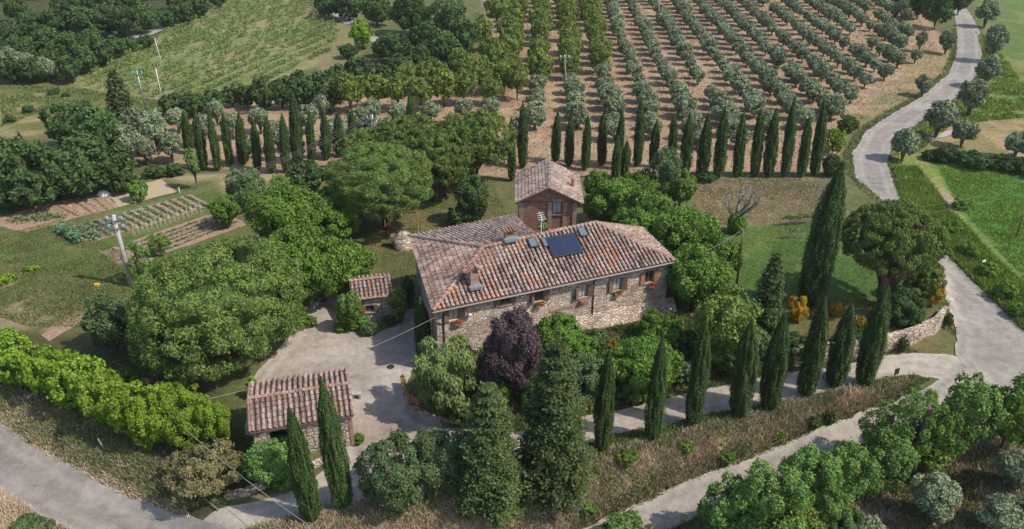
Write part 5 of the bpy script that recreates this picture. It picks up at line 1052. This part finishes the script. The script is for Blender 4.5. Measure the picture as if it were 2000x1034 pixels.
# ---- broadleaf trees around the house
for a in [('green',560,355,500,150,'broad green tree left of the back lawn'),('green',622,450,585,150,'leafy green tree overhanging the small shed'),('green',560,440,560,120,'green tree between the big pine and the back lawn'),('green',655,380,470,110,'green tree under the pine beside the back lawn'),
          ('dark',600,310,372,90,'dark tree in front of the pine group'),('sage',480,320,410,80,'loose grey green tree beside the vegetable garden'),('green',440,380,440,60,'small green tree at the end of the garden beds'),('dark',920,338,430,72,'dense dark tree behind the farmhouse roof'),('dark',900,400,440,60,'dark bush at the foot of the dense tree behind the roof'),
          ('sparse',265,465,545,60,'small fruit tree right of the concrete pole'),('sparse',310,450,495,50,'thin fruit tree beside the staked bed'),('sage',215,565,690,100,'grey green tree left of the big pine'),('green',285,640,705,80,'green bush beneath the left of the big pine'),('green',1205,345,445,110,'bright green tree right of the brick annex'),('green',1265,355,470,110,'bright leafy tree behind the right roof end'),
          ('sage',1300,280,400,64,'tall grey green tree behind the annex'),('green',1165,330,395,52,'leafy tree touching the brick annex roof'),('green',1330,395,530,120,'green tree right of the farmhouse, uphill'),('green',1355,470,600,120,'green tree at the right gable of the farmhouse'),('walnut',1300,420,500,70,'yellow green tree behind the right roof corner'),('walnut',1420,560,690,130,'olive toned tree left of the garden conifer'),('dark',1390,530,600,80,'dark bushy tree by the wooden pole'),
          ('green',1330,330,400,60,'green tree at the edge of the brown lawn'),('plum',1000,600,775,138,'dark purple leaved tree in front of the farmhouse'),('willow',870,655,800,150,'feathery yellow green shrub by the courtyard planter'),('bush',1090,612,690,100,'bright green creeper bush against the farmhouse wall'),('bush',1130,650,720,70,'bright green bush below the farmhouse wall'),
          ('green',1285,605,670,90,'loose green shrub at the farmhouse right corner'),('green',1255,650,770,135,'large round bright green shrub by the driveway'),('sage',1150,690,780,90,'blue green shrub behind the left driveway cypress'),('sage',1100,700,770,90,'blue green shrub right of the purple tree'),('green',1300,680,760,60,'round green shrub behind the second driveway cypress'),
          ('shrub',1350,700,745,60,'dark low shrub beside the driveway'),('shrub',1420,690,735,60,'dark low shrub between driveway cypresses'),('bush',1390,660,720,60,'low green bush behind the third driveway cypress'),('shrub',1560,650,700,60,'dark shrub above the retaining wall'),('bush',1500,655,700,50,'green shrub left of the retaining wall'),
          ('gold',1195,660,690,26,'golden leaved shrub beside the round bright shrub'),('shrub',1690,640,680,70,'low dark shrub on top of the retaining wall'),('shrub',1380,340,352,40,'low dark shrub at the foot of the right back row')]:
    kd, u, v0, v1, wd, lb = a; fit(kd, u, v0, v1, wd, lb)
fit('cedar', 955, 748, 992, 160, 'dark layered conifer, left of the pair at the bank top', 'pair of dark conifers at the bank top'); fit('cedar', 1085, 668, 968, 170, 'taller dark layered conifer, right of the pair at the bank top', 'pair of dark conifers at the bank top')
fit('cedar', 1505, 495, 650, 70, 'slender conifer with brownish needles on the lawn edge')
fit('sage', 765, 842, 1002, 150, 'grey green bushy tree at the bank, left of two', 'pair of grey green bushy trees'); fit('sage', 850, 828, 968, 118, 'grey green bushy tree at the bank, right of two', 'pair of grey green bushy trees')
for a in [('broom',1556,578,632,44,'large broom bush in yellow flower left of the giant cypress'),('broom',1632,590,618,30,'broom bush in yellow flower right of the giant cypress'),('broom',1682,615,650,24,'small flowering broom behind the driveway cypresses'),('broom',1825,545,600,40,'flowering broom at the road corner above the wall end'),('broom',1600,600,625,20,'tiny yellow broom at the foot of the giant cypress')]: fit(*a, 'flowering broom bushes')
HG = [(25,640,760,95),(85,665,775,95),(145,690,800,100),(200,715,830,100),(255,740,855,105),(312,748,870,110),(365,762,880,110),(415,770,875,80),(115,680,740,80),(230,720,780,90),(-30,630,730,80),(340,735,800,80),(285,770,880,70)]
for i, (u, a, b, wd) in enumerate(sorted(HG)): fit('lime', u, a, b, wd, 'bright yellow green laurel of the roadside hedge, %s from the left' % ORD[i], 'laurel hedge above the asphalt road')
fit('fruit', 408, 862, 965, 150, 'rounded bush with cream blossom above the asphalt road'); fit('fruit', 350, 880, 935, 60, 'small blossoming bush beside the roadside pole'); fit('sage', 385, 828, 870, 46, 'small blue green bush between the hedge and the blossom bush')
for a in [('fresh',525,855,950,105,'bright green bush in front of the long shed, left'),('fresh',575,840,890,60,'bright green vine bush against the long shed front'),('lime',520,838,880,60,'vine covering the left front of the long shed'),('fresh',560,905,960,70,'low bright green bush left of the narrow cypress'),
          ('green',685,560,640,46,'flowering creeper on the left of the small shed'),('bush',700,615,645,50,'low lavender bed shrub in front of the small shed'),('bush',745,625,640,30,'pale low shrub in front of the small shed'),('green',778,560,625,36,'green climber right of the small shed'),('bush',700,845,870,26,'tuft bush at the corner of the long shed'),('lime',492,735,775,28,'small bush behind the left end of the long shed')]: fit(*a)
BR_ = [('fresh',1210,990,1080,120),('fresh',1300,1030,1110,110),('fresh',1420,910,1050,120),('fresh',1500,880,1060,150),('fresh',1580,850,1000,130),('fresh',1655,840,970,120),('fresh',1730,830,950,110),('sparse',1720,770,890,110),('sparse',1790,740,900,130),('walnut',1810,840,910,90),('fresh',1895,715,870,130),('green',1975,730,860,110),
       ('walnut',1560,970,1080,130),('sage',1650,970,1060,90),('sparse',1850,780,900,90),('fresh',1450,980,1090,120),('fresh',1620,930,1040,100)]
for i, (kd, u, a, b, wd) in enumerate(sorted(BR_, key=lambda q: q[1])): fit(kd, u+6, a+(16 if u < 1700 else 6), b+12, wd*.95, 'leafy roadside tree below the lane, %s from the left' % ORD[i], 'roadside trees at the bottom right', name='roadside_tree', cat='tree')
for i, (u, a, b, wd) in enumerate([(1830,915,1015,105),(1985,880,950,80),(1960,960,1050,110),(1700,1010,1080,80),(2030,960,1040,90)]): fit('olive', u, a, b, wd, 'olive tree in the reddish orchard at the bottom right, %s' % ['the large round one', 'the upper right one', 'beside the lower right edge', 'half under the bottom edge', 'beyond the right edge'][i], 'olive trees of the bottom right orchard')
fit('sage', 55, 1010, 1060, 90, 'grey green bush in the bottom left corner'); fit('fresh', 375, 290, 345, 26, 'thin yellow green sapling in front of the left cypress row', gap=.5, name='young_sapling', cat='tree')
fit('bush', 270, 350, 395, 0.1+40, 'low green bush behind the hay strip'); fit('bush', 30, 1, 3, 2, 'x') if False else None
belt('shrub', [(300,322,348,50),(340,318,345,40),(255,345,370,40)], 'low shrub at the foot of the left cypress row, %s from the left', 'low shrubs by the left cypress row')
belt('bush', [(1860,430,460,40),(1895,470,505,45),(1930,510,545,50),(1965,545,590,50),(1880,385,410,40),(1780,400,425,34),(1990,590,625,44)], 'leafy weed clump on the right road verge, %s from the left', 'weed clumps beside the country road')
belt('shrub', [(1850,285,318,60),(1905,300,325,70),(1970,300,335,70),(2010,310,345,60),(1818,295,312,40)], 'low bramble below the brown field, %s from the left', 'brambles below the brown field')
belt('shrub', [(1590,812,840,30),(1622,800,828,26),(1775,600,640,50),(1850,605,640,26),(1765,655,690,24)], 'small dark bush on bank or wall, %s from the left', 'small dark bushes around the retaining wall')

# ------------------------------------------------------------------ grass, weeds and dry growth (nobody could count the blades)
def blades(name, px, n, mat, hgt, wid, label, seed, z=0, clump=.45, poly=None, excl=(), cs=1.2, ring=0):
    r = np.random.default_rng(seed); poly = poly or W(px, z); X = [p[0] for p in poly]; Y = [p[1] for p in poly]
    mu = 4 if not ring else 16; x = r.uniform(min(X)-1, max(X)+1, n*mu); y = r.uniform(min(Y)-1, max(Y)+1, n*mu); sd_ = sdist(x, y, poly); ok = ((sd_ > 0) if not ring else ((sd_ > -ring) & (sd_ < .12))) & (fbm(x, y, cs, seed)+.25*r.random(len(x)) > clump)
    if ring: x, y = x[ok], y[ok]; ok = np.ones(len(x), bool); excl = [SHEETS[q] for q in ('country_road', 'lower_road', 'driveway', 'courtyard', 'left_road')]
    for ex in excl: ok &= sdist(x, y, ex) < .10
    x, y = x[ok][:n], y[ok][:n]; n = len(x); zz = hz(x, y); h = hgt*(.4+r.random(n))*(.6+.8*fbm(x, y, 2.5, seed+4)); th = r.random(n)*6.283; ln = (r.normal(size=(n, 2))*.45)*h[:, None]
    dx, dy = np.cos(th)*wid*.5, np.sin(th)*wid*.5
    V = np.stack([np.stack([x-dx, y-dy, zz-.03], 1), np.stack([x+dx, y+dy, zz-.03], 1), np.stack([x+dx*.3+ln[:, 0], y+dy*.3+ln[:, 1], zz+h], 1), np.stack([x-dx*.3+ln[:, 0], y-dy*.3+ln[:, 1], zz+h], 1)], 1).reshape(-1, 3)
    me = npmesh(name, V, np.arange(n*4).reshape(n, 4), LM[mat], tone=np.clip(fbm(x, y, 1.6, seed+9)*1.6-.3, 0, 1)); tag(obj(name, me), label, 'grass', kind='stuff')
BK = [(420, 1120), (480, 1040), (640, 990), (760, 975), (900, 950), (1060, 915), (1190, 880), (1290, 858), (1370, 834), (1450, 815), (1560, 780), (1700, 752), (1790, 745), (1750, 772), (1600, 835), (1500, 876), (1400, 915), (1300, 957), (1200, 1000), (1120, 1034), (1000, 1110)]
BKW = [tuple(G(u, v)[:2]) for u, v in BK]
blades('dry_grass', None, 70000, 'dry', .36, .055, 'tall dry brown grass on the bank below the cypresses', 5, poly=BKW, clump=.42)
blades('bank_grass', None, 26000, 'grass', .36, .07, 'green grass patches on the dry bank', 6, poly=BKW, clump=.44)
TOPW = [tuple(G(u, v)[:2]) for u, v in [(1120, 872), (1290, 836), (1380, 816), (1450, 804), (1600, 777), (1700, 745), (1780, 737), (1820, 742), (1760, 768), (1700, 762), (1600, 792), (1450, 828), (1290, 870), (1190, 892), (1130, 905)]]
blades('verge_grass', None, 22000, 'grass', .28, .07, 'green grass strip along the driveway cypresses', 7, poly=TOPW, clump=.3)
LB = [tuple(G(u, v)[:2]) for u, v in [(-60, 740), (60, 770), (150, 800), (300, 860), (420, 900), (440, 985), (350, 998), (250, 960), (150, 910), (60, 860), (0, 822), (-80, 780)]]
blades('shaded_verge', None, 30000, 'grass', .28, .06, 'rough green and brown grass between hedge and asphalt road', 8, poly=LB, clump=.33); blades('dry_verge', None, 24000, 'dry', .26, .05, 'dry grass fringe along the asphalt road', 9, poly=LB, clump=.48)
RV = W([(1745, 330), (1790, 330), (1860, 420), (2000, 560), (2150, 700), (2080, 715), (1985, 632), (1900, 548), (1850, 495), (1800, 442), (1762, 392)])
blades('tall_weeds', None, 60000, 'meadow', .4, .11, 'tall yellow green weeds along the right road verge', 10, poly=RV, clump=.3)
blades('field_grass', [(1830, 320), (2080, 320), (2200, 620), (2010, 555), (1870, 400)], 36000, 'meadow', .13, .14, 'thick green grass of the right field', 11, clump=.42, cs=2.5)
RV2 = W([(1905, 60), (1960, 110), (2010, 180), (2010, 230), (1860, 245), (1790, 300), (1770, 275), (1840, 225), (1900, 180), (1925, 120)])
blades('meadow_grass', None, 30000, 'meadow', .3, .2, 'loose grass of the meadow right of the road', 12, poly=RV2, clump=.5, cs=3)
ORC = [tuple(G(u, v)[:2]) for u, v in [(1640, 1034), (1640, 960), (1750, 900), (1900, 850), (2050, 850), (2050, 1060), (1700, 1070)]]
blades('orchard_grass', None, 26000, 'dry', .2, .08, 'short dry grass under the bottom right olives', 13, poly=ORC, clump=.45); blades('orchard_weeds', None, 12000, 'grass', .28, .08, 'green weeds under the bottom right olives', 14, poly=ORC, clump=.6)
FLD = W([(0, 170), (130, 170), (320, 200), (320, 260), (230, 262), (130, 200), (0, 250)])
blades('rough_pasture', None, 9000, 'grass', .25, .2, 'rough pasture left of the vineyard', 15, poly=FLD, clump=.55, cs=4)
GRD = W([(850, 690), (1330, 620), (1480, 690), (1300, 745), (1150, 780), (1000, 815), (860, 812)], 1.2)
blades('garden_undergrowth', None, 26000, 'grass', .4, .1, 'low undergrowth between the garden shrubs', 16, poly=GRD, clump=.5)
BLN = [tuple(G(u, v)[:2]) for u, v in [(-10, 970), (30, 985), (60, 1010), (95, 1040), (-30, 1060)]]
blades('corner_grass', None, 7000, 'dry', .4, .07, 'dry grass tuft in the bottom left corner', 17, poly=BLN, clump=.35)
LL = [tuple(G(u, v)[:2]) for u, v in [(-40, 470), (120, 430), (250, 500), (260, 620), (200, 640), (60, 640), (-60, 600)]]
blades('lawn_tufts', None, 26000, 'grass', .12, .1, 'short tufted grass of the left lawn', 20, poly=LL, clump=.45, cs=2)
RL = W([(1395, 450), (1700, 430), (1840, 500), (1840, 600), (1560, 600), (1420, 560)], 1.2)
blades('right_lawn_tufts', None, 18000, 'meadow', .08, .08, 'short green grass of the right lawn', 21, poly=RL, clump=.4, cs=2)
BL2 = W([(560, 400), (960, 350), (1000, 440), (800, 560), (600, 500)])
blades('back_lawn_tufts', None, 26000, 'grass', .09, .09, 'thin dry grass of the back lawn', 22, poly=BL2, clump=.45, cs=2)
def roadpoly(A_, B_): return [tuple(G(u, v)[:2]) for u, v in A_+B_[::-1]]
CR = roadpoly([(1868, 60), (1869, 105), (1850, 148), (1800, 190), (1740, 225), (1690, 258), (1664, 300), (1668, 338), (1692, 366), (1730, 400), (1785, 460), (1832, 515), (1836, 560), (1852, 602), (1870, 645)],
              [(1916, 72), (1919, 110), (1906, 150), (1870, 190), (1822, 222), (1780, 252), (1742, 282), (1733, 322), (1746, 360), (1760, 398), (1800, 448), (1852, 503), (1904, 555), (1962, 610), (2010, 652)])
blades('road_edge_weeds', None, 14000, 'grass', .3, .1, 'weeds crowding both edges of the country road', 23, poly=CR, clump=.4, ring=1.1)
LR_ = roadpoly([(1790, 768), (1700, 800), (1600, 838), (1500, 880), (1400, 920), (1300, 962), (1200, 1006), (1120, 1040)], [(1900, 790), (1800, 822), (1700, 862), (1600, 900), (1500, 945), (1400, 990), (1300, 1040), (1200, 1080)])
blades('lane_edge_weeds', None, 9000, 'grass', .25, .07, 'weeds along both edges of the lower lane', 24, poly=LR_, clump=.42, ring=.7)
DRW = roadpoly([(1780, 690), (1720, 698), (1640, 714), (1560, 726), (1450, 744), (1300, 780), (1200, 803), (1140, 814)], [(1780, 733), (1690, 753), (1600, 772), (1500, 790), (1380, 811), (1300, 832), (1200, 850), (1140, 862)])
blades('drive_edge_weeds', None, 8000, 'grass', .2, .06, 'weeds along both edges of the gravel driveway', 25, poly=DRW, clump=.42, ring=.6)
AR = roadpoly([(-120, 770), (0, 828), (60, 868), (150, 918), (250, 968), (350, 1005)], [(-120, 900), (0, 957), (40, 985), (100, 1020), (200, 1070), (380, 1090)])
blades('asphalt_edge_weeds', None, 9000, 'dry', .22, .06, 'dry weeds along the edges of the asphalt road', 26, poly=AR, clump=.42, ring=.5)
belt('shrub', [(55,205,222,26),(105,172,186,24),(18,225,240,24),(165,198,212,28),(205,212,228,24),(128,180,190,16)], 'small bush scattered in the left pasture, %s from the left', 'small bushes of the left pasture')
LT = W([(505, 690), (560, 650), (600, 650), (610, 700), (560, 745), (510, 740)])
blades('leaf_litter', None, 6000, 'dry', .03, .09, 'brown leaf litter on the gravel under the big pine', 27, poly=LT, clump=.42)
belt('bush', [(1050,935,962,44),(1225,878,905,46),(1340,862,880,34),(1150,985,1005,36),(1420,880,900,40),(1010,975,1000,40),(1520,845,862,30)], 'low green weed clump on the dry bank, %s from the left', 'weed clumps on the dry bank')
belt('walnut', [(940,30,85,50),(970,-15,40,46),(985,30,75,36),(1000,-30,20,40)], 'pale green tree between the wood and the top of the rows, %s from the left', 'pale trees at the edge of the wood')
belt('dark', [(10,-60,-5,60),(70,-62,-8,60),(280,-58,-6,50),(330,-60,-8,50),(500,-70,-25,60),(560,-75,-30,60)], 'dark tree at the top edge of the wood, %s from the left', 'trees at the top edge')
for a in [('bush',600,618,640,40,'low grey shrub at the yard edge under the green tree'),('bush',668,628,648,36,'leafy herb clump left of the small shed bed'),('sage',722,630,652,46,'grey lavender clump before the small shed'),('shrub',760,615,640,34,'dark low shrub at the right corner of the small shed'),('dark',795,540,600,34,'dark shrub against the left farmhouse wall'),('lime',668,585,640,30,'bright creeper on the left corner of the small shed')]: fit(*a)
if HAZE:
    hb = MB().box(-1500, 1500, -1150, 2100, -25, 46).build('haze', None)
    mt_ = bpy.data.materials.new('haze'); mt_.use_nodes = True; t_ = mt_.node_tree; t_.nodes.remove(t_.nodes['Principled BSDF']); pv = t_.nodes.new('ShaderNodeVolumePrincipled')
    pv.inputs['Color'].default_value = (.93, .93, .93, 1); pv.inputs['Density'].default_value = HAZE; pv.inputs['Anisotropy'].default_value = .2; t_.links.new(pv.outputs[0], t_.nodes['Material Output'].inputs['Volume'])
    hb.data.materials.append(mt_); tag(hb, 'thin pale air over the whole valley', 'haze', kind='stuff')
GW = W([(960, 10), (1180, 0), (1760, 0), (1830, 80), (1840, 150), (1740, 215), (1640, 255), (1600, 330), (1330, 345), (960, 340), (600, 335), (400, 330)])
blades('grove_weeds', None, 22000, 'grass', .18, .2, 'thin green weeds between the olive rows', 28, poly=GW, clump=.58, cs=2.5); blades('grove_straw', None, 22000, 'dry', .1, .22, 'straw and dry stubble on the grove soil', 29, poly=GW, clump=.5, cs=3.5)
for i, (u, a, b, wd, kd) in enumerate(sorted([(905,775,830,80,'shrub'),(965,735,800,70,'green'),(1040,740,800,70,'shrub'),(1075,680,740,60,'bush'),(1165,640,690,60,'sage'),(1205,745,792,70,'shrub'),(1330,700,752,60,'sage'),(1240,735,785,60,'green'),(1395,620,700,80,'green'),(1345,640,700,70,'shrub'),(1460,690,728,60,'shrub'),
        (1520,690,722,50,'bush'),(1590,655,695,50,'shrub'),(1640,650,690,44,'bush'),(1480,640,700,60,'sage'),(1310,640,690,50,'bush'),(860,760,805,60,'green'),(1120,760,806,60,'shrub')])):
    fit(kd, u, a, b, wd, 'low garden shrub between the farmhouse and the driveway, %s from the left' % ORD[i], 'low shrubs of the front garden')
belt('green', [(600,385,450,90),(690,470,560,80),(640,360,430,80),(590,470,600,90),(545,360,420,70),(1180,370,440,80),(1240,400,500,90),(1290,440,520,90),(1330,480,580,90),(1400,450,560,90),(1250,330,400,80)], 'leafy green tree filling the belt around the farmhouse, %s from the left', 'leafy trees close round the farmhouse')
BRL = W([(1335, 352), (1640, 348), (1650, 435), (1400, 440)], 1.2)
blades('brown_lawn_stubble', None, 20000, 'dry', .07, .1, 'short brown stubble of the mown lawn', 30, poly=BRL, clump=.42, cs=2.5); blades('brown_lawn_grass', None, 12000, 'grass', .08, .1, 'thin green patches in the mown brown lawn', 31, poly=BRL, clump=.52, cs=2.5)
